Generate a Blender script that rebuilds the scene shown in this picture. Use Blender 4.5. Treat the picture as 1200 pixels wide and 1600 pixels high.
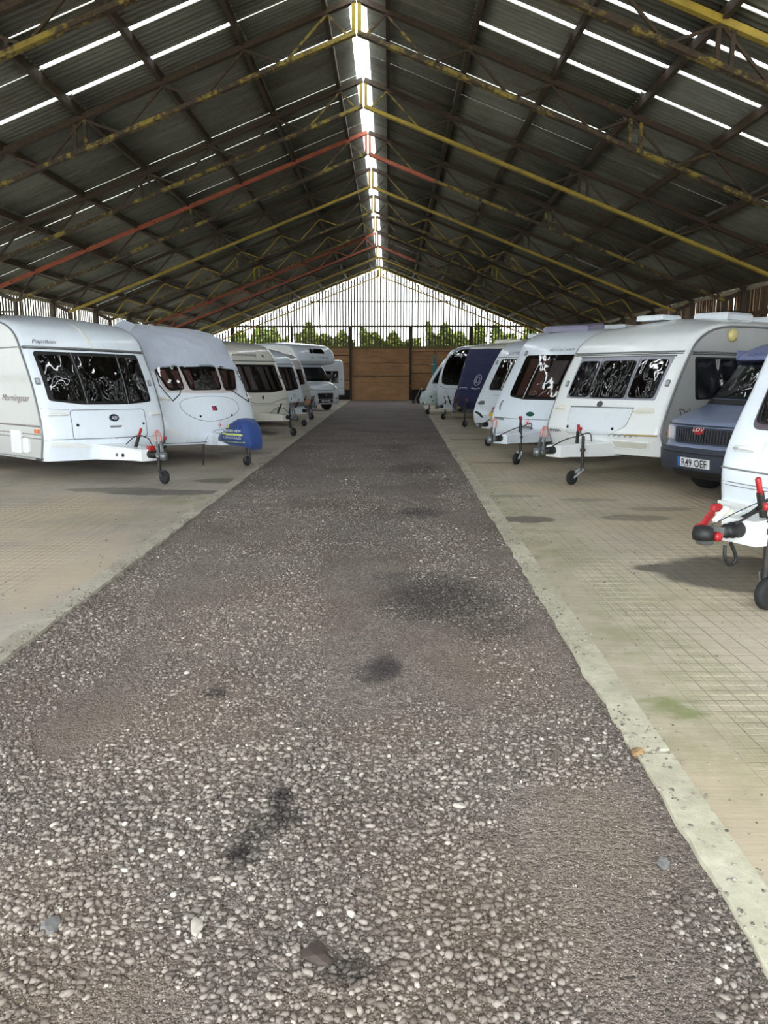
import bpy, math, random
import numpy as np
from mathutils import Vector, Matrix

random.seed(7)
rng = np.random.default_rng(11)
for o in list(bpy.data.objects):
    bpy.data.objects.remove(o, do_unlink=True)
SC = bpy.context.scene
COL = SC.collection
R = math.radians

# ------------------------------------------------------------------ camera, sky, exposure
cam_d = bpy.data.cameras.new('camera')
cam = bpy.data.objects.new('camera', cam_d)
COL.objects.link(cam)
cam_d.sensor_fit = 'VERTICAL'
cam_d.sensor_height = 36.0
cam_d.lens = 36.0 * 1200.0 / 1600.0
cam_d.clip_start = 0.05
cam_d.clip_end = 500
cam.location = (0, 0, 1.6)
PITCH = math.atan(214 / 1200.0)
YAW = math.atan(8 / math.hypot(1200, 214))
cam.rotation_euler = (math.pi / 2 - PITCH, 0, YAW)
SC.camera = cam

world = bpy.data.worlds.new('overcast_sky')
SC.world = world
world.use_nodes = True
wn = world.node_tree
wn.nodes['Background'].inputs[0].default_value = (0.90, 0.96, 1.0, 1)
wn.nodes['Background'].inputs[1].default_value = 1.0

vs = SC.view_settings
vs.view_transform = 'Standard'
vs.look = 'None'
vs.gamma = 1.0
vs.use_curve_mapping = False
vs.exposure = 3.15
SC.cycles.max_bounces = 7
SC.cycles.diffuse_bounces = 5
SC.cycles.glossy_bounces = 3
SC.cycles.transmission_bounces = 2
SC.cycles.transparent_max_bounces = 6
SC.cycles.caustics_reflective = False
SC.cycles.caustics_refractive = False

# ------------------------------------------------------------------ helpers
def lin(r, g, b):
    def f(c):
        c /= 255.0
        return c / 12.92 if c <= 0.04045 else ((c + 0.055) / 1.055) ** 2.4
    return (f(r), f(g), f(b), 1.0)


def tag(o, label=None, cat=None, group=None, kind=None):
    if label: o['label'] = label
    if cat: o['category'] = cat
    if group: o['group'] = group
    if kind: o['kind'] = kind
    return o


def empty(name, loc=(0, 0, 0), rot=(0, 0, 0), parent=None):
    o = bpy.data.objects.new(name, None)
    o.empty_display_size = 0.2
    COL.objects.link(o)
    o.location = loc
    o.rotation_euler = rot
    if parent: o.parent = parent
    return o


def link_mesh(name, me, parent=None, loc=None, rot=None):
    o = bpy.data.objects.new(name, me)
    COL.objects.link(o)
    if parent: o.parent = parent
    if loc is not None: o.location = loc
    if rot is not None: o.rotation_euler = rot
    return o


def make_mesh(name, verts, faces, mat=None, smooth=False):
    me = bpy.data.meshes.new(name)
    me.from_pydata([tuple(float(c) for c in v) for v in verts], [], [tuple(f) for f in faces])
    if mat: me.materials.append(mat)
    if smooth: me.polygons.foreach_set('use_smooth', [True] * len(me.polygons))
    me.update()
    return me


def make_obj(name, verts, faces, mat=None, parent=None, smooth=False):
    return link_mesh(name, make_mesh(name, verts, faces, mat, smooth), parent)


class MB:
    """collects simple shapes into one mesh"""
    def __init__(s):
        s.v = []; s.f = []; s.sm = []

    def add(s, vs_, fs, smooth=False):
        n = len(s.v)
        s.v += [tuple(v) for v in vs_]
        s.f += [tuple(i + n for i in f) for f in fs]
        s.sm += [smooth] * len(fs)
        return s

    def box(s, c, sz, rz=0.0, bev=0.0):
        x, y, z = sz[0] / 2, sz[1] / 2, sz[2] / 2
        cs, sn = math.cos(rz), math.sin(rz)
        if bev <= 0:
            pts = [(-x, -y, -z), (x, -y, -z), (x, y, -z), (-x, y, -z), (-x, -y, z), (x, -y, z), (x, y, z), (-x, y, z)]
            fs = [(0, 3, 2, 1), (4, 5, 6, 7), (0, 1, 5, 4), (1, 2, 6, 5), (2, 3, 7, 6), (3, 0, 4, 7)]
        else:
            b = bev
            pts = []
            for zz, k in ((-z, b), (-z + b, 0), (z - b, 0), (z, b)):
                xa, ya = x - k, y - k
                pts += [(-xa + b, -ya, zz), (xa - b, -ya, zz), (xa, -ya + b, zz), (xa, ya - b, zz), (xa - b, ya, zz), (-xa + b, ya, zz), (-xa, ya - b, zz), (-xa, -ya + b, zz)]
            fs = [tuple(range(7, -1, -1)), tuple(range(24, 32))]
            for r in range(3):
                for i in range(8):
                    a = r * 8 + i; b2 = r * 8 + (i + 1) % 8
                    fs.append((a, b2, b2 + 8, a + 8))
        pts = [(c[0] + cs * p[0] - sn * p[1], c[1] + sn * p[0] + cs * p[1], c[2] + p[2]) for p in pts]
        return s.add(pts, fs)

    def bar(s, p0, p1, w, h, up=(0, 0, 1)):
        p0, p1 = Vector(p0), Vector(p1)
        d = (p1 - p0).normalized()
        u = Vector(up)
        if abs(d.dot(u)) > 0.98: u = Vector((1, 0, 0))
        a = d.cross(u).normalized(); b = a.cross(d).normalized()
        pts = []
        for p in (p0, p1):
            for sa, sb in ((-1, -1), (1, -1), (1, 1), (-1, 1)):
                pts.append(p + a * (sa * w / 2) + b * (sb * h / 2))
        return s.add(pts, [(0, 1, 2, 3), (7, 6, 5, 4), (0, 4, 5, 1), (1, 5, 6, 2), (2, 6, 7, 3), (3, 7, 4, 0)])

    def tube(s, path, r, n=8, smooth=True):
        path = [Vector(p) for p in path]
        rs = r if isinstance(r, (list, tuple)) else [r] * len(path)
        pts = []; fs = []
        pa = None
        for i, p in enumerate(path):
            d = (path[min(i + 1, len(path) - 1)] - path[max(i - 1, 0)]).normalized()
            if pa is None:
                u = Vector((0, 0, 1)) if abs(d.z) < 0.9 else Vector((1, 0, 0))
                pa = d.cross(u).normalized()
            else:
                pa = (pa - d * pa.dot(d))
                pa = pa.normalized() if pa.length > 1e-6 else Vector((1, 0, 0))
            pb = d.cross(pa)
            for k in range(n):
                t = 2 * math.pi * k / n
                pts.append(p + (pa * math.cos(t) + pb * math.sin(t)) * rs[i])
        m = len(path)
        for i in range(m - 1):
            for k in range(n):
                a = i * n + k; b = i * n + (k + 1) % n
                fs.append((a, b, b + n, a + n))
        s.add(pts, fs, smooth)
        s.add([pts[k] for k in range(n)], [tuple(range(n - 1, -1, -1))])
        s.add([pts[(m - 1) * n + k] for k in range(n)], [tuple(range(n))])
        return s

    def lathe(s, prof, origin, axis, n=20, smooth=True):
        """prof: [(r, h)] along axis"""
        ax = Vector(axis).normalized(); o = Vector(origin)
        u = Vector((0, 0, 1)) if abs(ax.z) < 0.9 else Vector((1, 0, 0))
        a = ax.cross(u).normalized(); b = ax.cross(a)
        pts = []; fs = []
        for r, h in prof:
            for k in range(n):
                t = 2 * math.pi * k / n
                pts.append(o + ax * h + (a * math.cos(t) + b * math.sin(t)) * r)
        for i in range(len(prof) - 1):
            for k in range(n):
                p = i * n + k; q = i * n + (k + 1) % n
                fs.append((p, q, q + n, p + n))
        fs.append(tuple(range(n - 1, -1, -1)))
        fs.append(tuple((len(prof) - 1) * n + k for k in range(n)))
        return s.add(pts, fs, smooth)

    def loft(s, rings, cap=True, smooth=False):
        n = len(rings[0]); pts = [p for r in rings for p in r]; fs = []
        for i in range(len(rings) - 1):
            for k in range(n):
                a = i * n + k; b = i * n + (k + 1) % n
                fs.append((a, b, b + n, a + n))
        if cap:
            fs.append(tuple(range(n - 1, -1, -1)))
            fs.append(tuple((len(rings) - 1) * n + k for k in range(n)))
        return s.add(pts, fs, smooth)

    def mesh(s, name, mat):
        me = make_mesh(name, s.v, s.f, mat)
        me.polygons.foreach_set('use_smooth', s.sm)
        return me

    def build(s, name, mat, parent=None):
        return link_mesh(name, s.mesh(name, mat), parent)


def chaikin(P, n=2):
    P = [tuple(p) for p in P]
    for _ in range(n):
        Q = [P[0]]
        for a, b in zip(P[:-1], P[1:]):
            Q.append(tuple(x * .75 + y * .25 for x, y in zip(a, b)))
            Q.append(tuple(x * .25 + y * .75 for x, y in zip(a, b)))
        Q.append(P[-1]); P = Q
    return P


def rpoly(pts, r=0.05, seg=4):
    """polygon with rounded corners"""
    out = []
    n = len(pts)
    for i in range(n):
        p = Vector(pts[i]); a = Vector(pts[i - 1]) - p; b = Vector(pts[(i + 1) % n]) - p
        k = min(r, a.length * .48, b.length * .48)
        pa = p + a.normalized() * k; pb = p + b.normalized() * k
        for j in range(seg + 1):
            t = j / seg
            q = pa * (1 - t) ** 2 + p * 2 * t * (1 - t) + pb * t ** 2
            out.append((q.x, q.y))
    return out


def ellipse(cx, cy, rx, ry, n=24):
    return [(cx + rx * math.cos(2 * math.pi * i / n), cy + ry * math.sin(2 * math.pi * i / n)) for i in range(n)]


_txt = {}
def text_geo(body, shear=0.0, bold=0.0):
    key = (body, shear, bold)
    if key not in _txt:
        cu = bpy.data.curves.new('lettering', 'FONT')
        cu.body = body; cu.align_x = 'CENTER'; cu.align_y = 'CENTER'; cu.size = 1.0
        cu.shear = shear; cu.offset = bold; cu.resolution_u = 3
        o = bpy.data.objects.new('lettering', cu)
        COL.objects.link(o)
        dg = bpy.context.evaluated_depsgraph_get()
        me = bpy.data.meshes.new_from_object(o.evaluated_get(dg))
        vv = [(v.co.x, v.co.y) for v in me.vertices]
        ff = [tuple(p.vertices) for p in me.polygons]
        bpy.data.objects.remove(o, do_unlink=True)
        bpy.data.curves.remove(cu); bpy.data.meshes.remove(me)
        xs = [v[0] for v in vv]
        cx = (max(xs) + min(xs)) / 2
        vv = [(v[0] - cx, v[1]) for v in vv]
        _txt[key] = (vv, ff, max(xs) - min(xs))
    return _txt[key]


# ------------------------------------------------------------------ materials
_mats = {}
class NT:
    def __init__(s, name):
        s.m = bpy.data.materials.new(name); s.m.use_nodes = True
        s.t = s.m.node_tree; s.b = s.t.nodes['Principled BSDF']
        s.geo = None
    def n(s, typ, **kw):
        x = s.t.nodes.new(typ)
        for k, v in kw.items():
            if k.startswith('_'): setattr(x, k[1:], v)
            else:
                key = k.replace('__', ' ')
                s.set(x.inputs[int(key[1:])] if key[0] == 'i' and key[1:].isdigit() else x.inputs[key], v)
        return x
    def set(s, sock, v):
        if isinstance(v, bpy.types.NodeSocket): s.t.links.new(v, sock)
        else: sock.default_value = v
    def pos(s):
        if s.geo is None: s.geo = s.t.nodes.new('ShaderNodeNewGeometry')
        return s.geo.outputs['Position']
    def objc(s):
        return s.n('ShaderNodeTexCoord').outputs['Object']
    def noise(s, scale, detail=4, rough=.55, vec=None, dist=0.0):
        x = s.n('ShaderNodeTexNoise', Scale=scale, Detail=detail, Roughness=rough, Distortion=dist)
        s.set(x.inputs['Vector'], vec if vec is not None else s.pos())
        return x.outputs['Fac']
    def ramp(s, fac, stops, interp='LINEAR'):
        x = s.t.nodes.new('ShaderNodeValToRGB'); s.set(x.inputs[0], fac)
        cr = x.color_ramp; cr.interpolation = interp
        while len(cr.elements) < len(stops): cr.elements.new(0.5)
        for e, (p, c) in zip(cr.elements, stops):
            e.position = p; e.color = c if not isinstance(c, (int, float)) else (c, c, c, 1)
        return x.outputs[0]
    def mix(s, fac, a, b, blend='MIX'):
        x = s.t.nodes.new('ShaderNodeMix'); x.data_type = 'RGBA'; x.blend_type = blend
        s.set(x.inputs[0], fac); s.set(x.inputs[6], a); s.set(x.inputs[7], b)
        return x.outputs[2]
    def math(s, op, a, b=0.0, c=None, clamp=False):
        x = s.t.nodes.new('ShaderNodeMath'); x.operation = op; x.use_clamp = clamp
        s.set(x.inputs[0], a); s.set(x.inputs[1], b)
        if c is not None: s.set(x.inputs[2], c)
        return x.outputs[0]
    def vmath(s, op, a, b):
        x = s.t.nodes.new('ShaderNodeVectorMath'); x.operation = op
        s.set(x.inputs[0], a); s.set(x.inputs[1], b)
        return x
    def smooth(s, v, lo, hi, a=0.0, b=1.0):
        x = s.t.nodes.new('ShaderNodeMapRange'); x.interpolation_type = 'SMOOTHSTEP'
        s.set(x.inputs[0], v); x.inputs[1].default_value = lo; x.inputs[2].default_value = hi
        x.inputs[3].default_value = a; x.inputs[4].default_value = b
        return x.outputs[0]
    def bump(s, h, strength=.3, dist=.02):
        x = s.n('ShaderNodeBump', Strength=strength, Distance=dist); s.set(x.inputs['Height'], h)
        s.t.links.new(x.outputs[0], s.b.inputs['Normal'])
        return x
    def base(s, c): s.set(s.b.inputs['Base Color'], c)
    def rough(s, r): s.set(s.b.inputs['Roughness'], r)


def plain(name, col, rough=.5, metal=0.0, var=.12, scale=6.0, coat=0.0, spec=.5):
    if name in _mats: return _mats[name]
    t = NT(name)
    if var > 0:
        f = t.noise(scale, 5, .6, vec=t.objc())
        d = tuple(c * (1 - var) for c in col[:3]) + (1,)
        l = tuple(min(1, c * (1 + var * .6)) for c in col[:3]) + (1,)
        t.base(t.ramp(f, [(.3, d), (.7, l)]))
    else:
        t.base(col)
    t.rough(rough); t.b.inputs['Metallic'].default_value = metal
    t.b.inputs['Coat Weight'].default_value = coat
    t.b.inputs['Specular IOR Level'].default_value = spec
    _mats[name] = t.m
    return t.m


def gelcoat(name, col, rough=.22, dirt=.35):
    if name in _mats: return _mats[name]
    t = NT(name)
    oc = t.objc()
    mp = t.n('ShaderNodeMapping'); t.set(mp.inputs[0], oc); mp.inputs['Scale'].default_value = (2.2, 2.2, .5)
    f = t.noise(3.0, 6, .65, vec=mp.outputs[0])
    streak = t.smooth(f, .5, .75)
    g = t.noise(1.1, 3, .5, vec=oc)
    dcol = (col[0] * .80, col[1] * .80, col[2] * .74, 1)
    k = t.math('MULTIPLY', t.math('MULTIPLY', streak, g), dirt * 1.6, clamp=True)
    t.base(t.mix(k, col, dcol))
    t.rough(rough)
    t.b.inputs['Coat Weight'].default_value = .25
    t.b.inputs['Coat Roughness'].default_value = .08
    t.bump(t.noise(1.6, 2, .4, vec=oc), .12, .05)
    _mats[name] = t.m
    return t.m


def glass(name, tint=(.10, .10, .11), gloss=1.0, wob=.5):
    """thin tinted acrylic pane: see-through tint plus wavy mirror reflections"""
    if name in _mats: return _mats[name]
    t = NT(name)
    nt = t.t
    nt.nodes.remove(t.b)
    out = nt.nodes['Material Output']
    tr = t.n('ShaderNodeBsdfTransparent', Color=tint + (1,))
    gl = t.n('ShaderNodeBsdfGlossy', Color=(1, 1, 1, 1), Roughness=.03)
    fr = t.n('ShaderNodeFresnel', IOR=1.55)
    oc = t.objc()
    mp = t.n('ShaderNodeMapping'); t.set(mp.inputs[0], oc); mp.inputs['Scale'].default_value = (1.0, 1.6, .8)
    h = t.noise(2.6, 1.0, .4, vec=mp.outputs[0], dist=.6)
    bp = t.n('ShaderNodeBump', Strength=wob, Distance=.12); t.set(bp.inputs['Height'], h)
    t.set(gl.inputs['Normal'], bp.outputs[0]); t.set(fr.inputs['Normal'], bp.outputs[0])
    k = t.math('MULTIPLY', fr.outputs[0], gloss, clamp=True)
    k = t.math('ADD', k, .03, clamp=True)
    mx = t.n('ShaderNodeMixShader'); t.set(mx.inputs[0], k)
    t.set(mx.inputs[1], tr.outputs[0]); t.set(mx.inputs[2], gl.outputs[0])
    t.set(out.inputs['Surface'], mx.outputs[0])
    _mats[name] = t.m
    return t.m


def steel(name, paint, cover, rust=lin(62, 47, 30)):
    """old painted steel, paint flaking off to rust; cover = share still painted"""
    if name in _mats: return _mats[name]
    t = NT(name)
    f = t.noise(1.7, 8, .72)
    g = t.noise(9.0, 5, .7)
    h = t.math('ADD', t.math('MULTIPLY', f, .6), t.math('MULTIPLY', g, .4))
    c0 = .70 - .42 * cover
    pm = t.smooth(h, c0 - .03, c0 + .05)
    rc = t.ramp(t.noise(25, 4), [(.3, tuple(c * .55 for c in rust[:3]) + (1,)), (.75, tuple(c * 1.5 for c in rust[:3]) + (1,))])
    pc = t.ramp(t.noise(5, 4), [(.3, tuple(c * .65 for c in paint[:3]) + (1,)), (.7, paint)])
    t.base(t.mix(pm, rc, pc)); t.rough(.65)
    t.bump(g, .3, .01)
    _mats[name] = t.m
    return t.m


def timber(name, a, b, axis='z', grain=14.0, rough=.8, moss=None):
    if name in _mats: return _mats[name]
    t = NT(name)
    oi = t.n('ShaderNodeObjectInfo')
    p = t.vmath('ADD', t.pos(), t.n('ShaderNodeCombineXYZ', X=t.math('MULTIPLY', oi.outputs['Random'], 7.0), Y=t.math('MULTIPLY', oi.outputs['Random'], 3.0), Z=0.0).outputs[0])
    mp = t.n('ShaderNodeMapping'); t.set(mp.inputs[0], p.outputs[0])
    sc = {'x': (.12, 1, 1), 'z': (1, 1, .12)}[axis]
    mp.inputs['Scale'].default_value = sc
    f = t.noise(grain, 6, .65, vec=mp.outputs[0], dist=.4)
    g = t.noise(.9, 4, .6, vec=p.outputs[0])
    k = t.math('ADD', t.math('MULTIPLY', f, .55), t.math('MULTIPLY', g, .45))
    k = t.math('ADD', k, t.math('MULTIPLY', t.math('SUBTRACT', oi.outputs['Random'], .5), .18))
    c = t.ramp(k, [(.32, a), (.68, b)])
    if moss:
        m = t.smooth(t.noise(3.0, 5, .7), .42, .6)
        c = t.mix(m, c, moss)
    t.base(c); t.rough(rough)
    t.bump(f, .35, .01)
    _mats[name] = t.m
    return t.m


def fabric(name, col, fold=.5):
    if name in _mats: return _mats[name]
    t = NT(name)
    oc = t.objc()
    f = t.noise(3.0, 5, .6, vec=oc, dist=.8)
    t.base(t.ramp(f, [(.3, tuple(c * .85 for c in col[:3]) + (1,)), (.7, col)]))
    t.rough(.7)
    t.b.inputs['Sheen Weight'].default_value = .2
    t.bump(f, fold, .05)
    _mats[name] = t.m
    return t.m


WHITE = gelcoat('gelcoat_white', lin(226, 234, 242))
CREAM = gelcoat('gelcoat_cream', lin(228, 226, 214))
IVORY = gelcoat('gelcoat_ivory', lin(232, 235, 234))
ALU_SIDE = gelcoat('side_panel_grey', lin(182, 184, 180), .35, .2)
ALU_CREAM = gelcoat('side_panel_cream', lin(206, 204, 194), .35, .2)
ROOFW = gelcoat('roof_white', lin(214, 220, 224), .3, .3)
PLASTW = plain('plastic_white', lin(226, 228, 226), .4, 0, .05)
PLASTG = plain('plastic_grey', lin(120, 122, 124), .45, 0, .08)
BLACK = plain('black_rubber', lin(20, 20, 21), .55, 0, .2)
DARKIN = plain('dark_interior', lin(26, 24, 25), .8, 0, .3, 3)
PURPLEGREY = plain('window_frame_grey', lin(150, 150, 162), .35, 0, .04)
TAUPE = plain('window_frame_taupe', lin(196, 186, 184), .4, 0, .05)
TRIMG = plain('trim_grey', lin(130, 132, 132), .35, .3, .1)
LINE = plain('seam_shadow_line', lin(70, 72, 74), .6, 0, 0)
TYRE = plain('tyre_rubber', lin(26, 26, 27), .75, 0, .25, 12)
STEELG = plain('galvanised_steel', lin(120, 124, 126), .42, .7, .2, 20)
STEELD = plain('dark_steel', lin(58, 56, 54), .5, .5, .3, 18)
RED = plain('red_plastic', lin(160, 28, 34), .4, 0, .12)
PINK = plain('faded_red_handle', lin(196, 138, 132), .5, 0, .15)
ORANGE = plain('orange_lens', lin(214, 96, 30), .3, 0, .05)
LAMP = plain('clear_lamp_lens', lin(176, 178, 180), .15, 0, .1)
GREENB = plain('green_badge', lin(30, 84, 74), .35, 0, .05)
NAVYB = plain('navy_badge', lin(28, 40, 62), .35, 0, .05)
INKD = plain('dark_lettering', lin(48, 48, 52), .5, 0, 0)
INKG = plain('grey_lettering', lin(110, 112, 116), .5, 0, 0)
INKW = plain('white_lettering', lin(226, 228, 230), .5, 0, 0)
INKB = plain('brown_lettering', lin(110, 84, 78), .5, 0, 0)
STICKW = plain('sticker_white', lin(236, 228, 228), .5, 0, 0)
STICKR = plain('sticker_red', lin(204, 40, 60), .5, 0, 0)
GOLD = plain('gold_stripe', lin(176, 150, 84), .35, .4, .1)
YELLOWP = plain('yellow_plastic', lin(214, 190, 40), .45, 0, .08)
CREAMLAMP = plain('porch_lamp_cream', lin(222, 206, 140), .35, 0, .08)
G_DARK = glass('acrylic_dark', (.09, .09, .10), 1.5, .55)
G_MID = glass('acrylic_smoke', (.60, .55, .56), 1.2, .4)
G_BLUE = glass('acrylic_blue', (.10, .10, .17), 1.8, .6)
G_SCREEN = glass('windscreen_glass', (.42, .47, .46), 1.0, .2)
CURT_BROWN = fabric('curtain_brown', lin(170, 128, 118), .6)
CURT_GREY = fabric('curtain_grey', lin(190, 184, 182), .6)
CURT_PINK = fabric('curtain_pink', lin(200, 180, 180), .6)
BLIND = fabric('blind_grey', lin(170, 168, 166), .15)

# ------------------------------------------------------------------ ground
def er(y): return 1.0 + .0195 * y          # right edge of the gravel track
def el(y): return -2.17 - .007 * y         # left edge of the gravel track
Y0, Y1 = -9.0, 51.2
RIDGE_X, HALF = -.61, 11.05
SLOPE = .39


def stain_mask(t, items, soft=.22, wob=.35, scale=2.2):
    p = t.pos()
    nz = t.n('ShaderNodeTexNoise', Scale=scale, Detail=5, Roughness=.65); t.set(nz.inputs['Vector'], p)
    off = t.vmath('MULTIPLY', t.vmath('SUBTRACT', nz.outputs['Color'], (.5, .5, .5)).outputs[0], (wob, wob, 0))
    q = t.vmath('ADD', p, off.outputs[0]).outputs[0]
    res = None
    for cx, cy, rx, ry, st in items:
        d = t.vmath('DIVIDE', t.vmath('SUBTRACT', q, (cx, cy, 0)).outputs[0], (rx, ry, 1e4)).outputs[0]
        ln = t.vmath('LENGTH', d, (0, 0, 0)).outputs['Value']
        m = t.smooth(ln, 1 - soft, 1 + soft, st, 0.0)
        res = m if res is None else t.math('MAXIMUM', res, m)
    return res


WET = [(3.0, 6.1, .80, .62, .85), (3.6, 5.9, 1.0, .55, .85), (2.5, 6.3, .45, .16, .85), (1.56, 8.5, .30, .2, .75), (2.8, 8.6, .40, .2, .5),
       (1.7, 10.2, .36, .12, .4), (2.6, 9.9, .4, .12, .35), (3.3, 9.2, .4, .15, .35), (2.0, 14.2, .5, .12, .45),
       (-3.1, 10.5, .85, .26, .7), (-3.9, 10.75, .7, .22, .6), (-2.5, 11.7, .5, .28, .6), (-3.0, 16.0, .6, .3, .5), (2.0, 21.5, .7, .12, .5), (2.0, 19.4, .9, .14, .5)]
ALGAE = [(1.4, 3.54, .20, .1, .9), (1.5, 3.2, .5, .5, .35), (1.55, 4.4, .35, 1.1, .4), (1.5, 7.4, .4, 1.6, .45), (1.9, 5.6, .5, .5, .35), (1.35, 11, .3, 4, .4), (2.2, 3.3, .6, .4, .35),
         (-2.7, 10.0, .3, .5, .6), (-2.6, 12.0, .4, .5, .5), (-2.8, 19.6, .4, .8, .5), (-3.4, 8.6, .8, .5, .2)]
OIL = [(.42, 5.45, .42, .62, .9), (.15, 5.9, .30, .3, .5), (.62, 4.9, .3, .35, .65), (-.05, 4.05, .10, .16, .7), (-.44, 2.55, .09, .13, .5), (-.5, 2.38, .05, .05, .9), (-.42, 2.74, .04, .06, .9), (.35, 9.0, .25, .35, .7), (.5, 13.5, .4, .8, .5),
       (.2, 17, .3, 1.2, .4), (-.3, 8, .5, 1.1, .25)]
SPOT = [(-.5, 2.38, .06, .05, 1.0), (-.42, 2.74, .04, .06, .95), (-.38, 2.60, .08, .07, .7), (-.47, 2.50, .05, .05, .6), (-.03, 4.1, .09, .2, .7), (-.9, 3.75, .07, .06, .8), (-.1, 1.86, .10, .06, .6)]
DIRT = [(-.95, 1.75, .35, .25, .9), (-1.0, 1.95, .25, .2, .9), (.0, 1.70, .3, .12, .8), (.3, 2.1, .35, .35, .8), (-1.1, 2.0, .3, .35, .8), (.75, 2.6, .2, .5, .7), (.1, 3.2, .3, .25, .5), (-1.0, 3.3, .5, .5, .6), (.6, 4.4, .4, .9, .5), (-.9, 5.0, .6, .8, .4)]


def concrete_mat(name, a, b, gx0, sgn):
    t = NT(name)
    p = t.pos()
    sep = t.n('ShaderNodeSeparateXYZ'); t.set(sep.inputs[0], p)
    X, Y = sep.outputs[0], sep.outputs[1]
    f = t.noise(.55, 7, .6)
    g = t.noise(6.0, 6, .7)
    mp = t.n('ShaderNodeMapping'); t.set(mp.inputs[0], p); mp.inputs['Scale'].default_value = (1.2, 12, 1)
    br = t.noise(2.5, 5, .6, vec=mp.outputs[0])
    k = t.math('ADD', t.math('ADD', t.math('MULTIPLY', f, .55), t.math('MULTIPLY', g, .25)), t.math('MULTIPLY', br, .20))
    c = t.ramp(k, [(.34, a), (.62, b)])
    warm = t.smooth(t.noise(.4, 3, .5), .45, .62)
    c = t.mix(t.math('MULTIPLY', warm, .45), c, lin(194, 174, 142))
    # grid pressed into the concrete: dirt sits in the grooves
    def gl(v):
        w = t.math('ABSOLUTE', t.math('SUBTRACT', t.math('FRACT', t.math('DIVIDE', v, .125)), .5))
        return t.smooth(w, .455, .49)
    wob = t.math('MULTIPLY', t.math('SUBTRACT', t.noise(3.0, 3), .5), .012)
    grid = t.math('MAXIMUM', gl(t.math('ADD', X, wob)), gl(t.math('ADD', Y, wob)))
    inside = t.smooth(t.math('MULTIPLY', X, sgn), gx0, gx0 + .35)
    fade = t.math('MULTIPLY', t.smooth(t.noise(.9, 5, .7), .36, .58), inside)
    gm = t.math('MULTIPLY', grid, fade)
    c = t.mix(t.math('MULTIPLY', gm, .62), c, lin(84, 78, 62))
    al = t.math('MULTIPLY', stain_mask(t, ALGAE, .6, .5), t.smooth(t.noise(4, 6, .7), .3, .65))
    c = t.mix(al, c, lin(120, 126, 78))
    wet = stain_mask(t, WET, .10, .22, 7.0)
    c = t.mix(t.math('MULTIPLY', wet, .9), c, lin(46, 41, 35))
    c = t.mix(t.smooth(t.noise(30, 3, .6), .68, .72), c, lin(110, 100, 84))
    t.base(c)
    t.rough(t.math('SUBTRACT', .85, t.math('MULTIPLY', wet, .25)))
    h = t.math('SUBTRACT', t.math('ADD', t.math('MULTIPLY', g, .4), t.math('MULTIPLY', br, .35)), t.math('MULTIPLY', gm, .6))
    t.bump(h, .5, .012)
    return t.m


CONC_R = concrete_mat('grooved_concrete_sandy', lin(152, 142, 123), lin(197, 186, 164), 1.38, 1.0)
CONC_L = concrete_mat('grooved_concrete_grey', lin(134, 126, 115), lin(174, 165, 152), 2.62, -1.0)


def margin_mat(name, a, b2, c2):
    t = NT(name)
    k = t.math('ADD', t.math('MULTIPLY', t.noise(1.3, 6, .6), .55), t.math('MULTIPLY', t.noise(14, 6, .75), .45))
    c = t.ramp(k, [(.32, a), (.62, b2)])
    c = t.mix(t.math('MULTIPLY', t.smooth(t.noise(1.9, 6, .7), .46, .62), .7), c, c2)
    c = t.mix(t.math('MULTIPLY', t.smooth(t.noise(26, 4, .7), .6, .68), .7), c, lin(110, 102, 86))
    t.base(c); t.rough(.88); t.bump(k, .5, .012)
    return t.m
MARGIN = margin_mat('pale_concrete_margin', lin(150, 147, 126), lin(206, 201, 178), lin(166, 158, 136))
MARGIN_L = margin_mat('grey_concrete_margin', lin(138, 132, 118), lin(184, 177, 160), lin(150, 142, 126))


def gravel_base_mat():
    t = NT('gravel_bed')
    v = t.n('ShaderNodeTexVoronoi', Scale=60.0); t.set(v.inputs['Vector'], t.pos())
    v2 = t.n('ShaderNodeTexVoronoi', Scale=150.0); t.set(v2.inputs['Vector'], t.pos())
    hs = t.n('ShaderNodeSeparateColor'); t.set(hs.inputs[0], v.outputs['Color'])
    hs2 = t.n('ShaderNodeSeparateColor'); t.set(hs2.inputs[0], v2.outputs['Color'])
    k = t.math('ADD', t.math('MULTIPLY', hs.outputs[0], .6), t.math('MULTIPLY', hs2.outputs[0], .4))
    c = t.ramp(k, [(0, lin(80, 72, 66)), (.5, lin(118, 107, 99)), (.85, lin(145, 133, 123)), (1, lin(180, 170, 160))])
    c = t.mix(t.math('MULTIPLY', t.smooth(t.noise(.7, 5, .65), .42, .65), .55), c, lin(92, 78, 68))
    c = t.mix(t.math('MULTIPLY', stain_mask(t, DIRT, .6, .5), .5), c, lin(138, 120, 102))
    c = t.mix(t.math('MULTIPLY', stain_mask(t, OIL, .55, .5, 4), .8), c, lin(34, 29, 27))
    c = t.mix(t.math('MULTIPLY', stain_mask(t, SPOT, .5, .08, 9), .85), c, lin(34, 28, 25))
    t.base(c); t.rough(.9)
    h = t.math('ADD', v.outputs['Distance'], t.math('MULTIPLY', v2.outputs['Distance'], .5))
    t.bump(t.math('MULTIPLY', h, -1.0), .8, .02)
    return t.m


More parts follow.
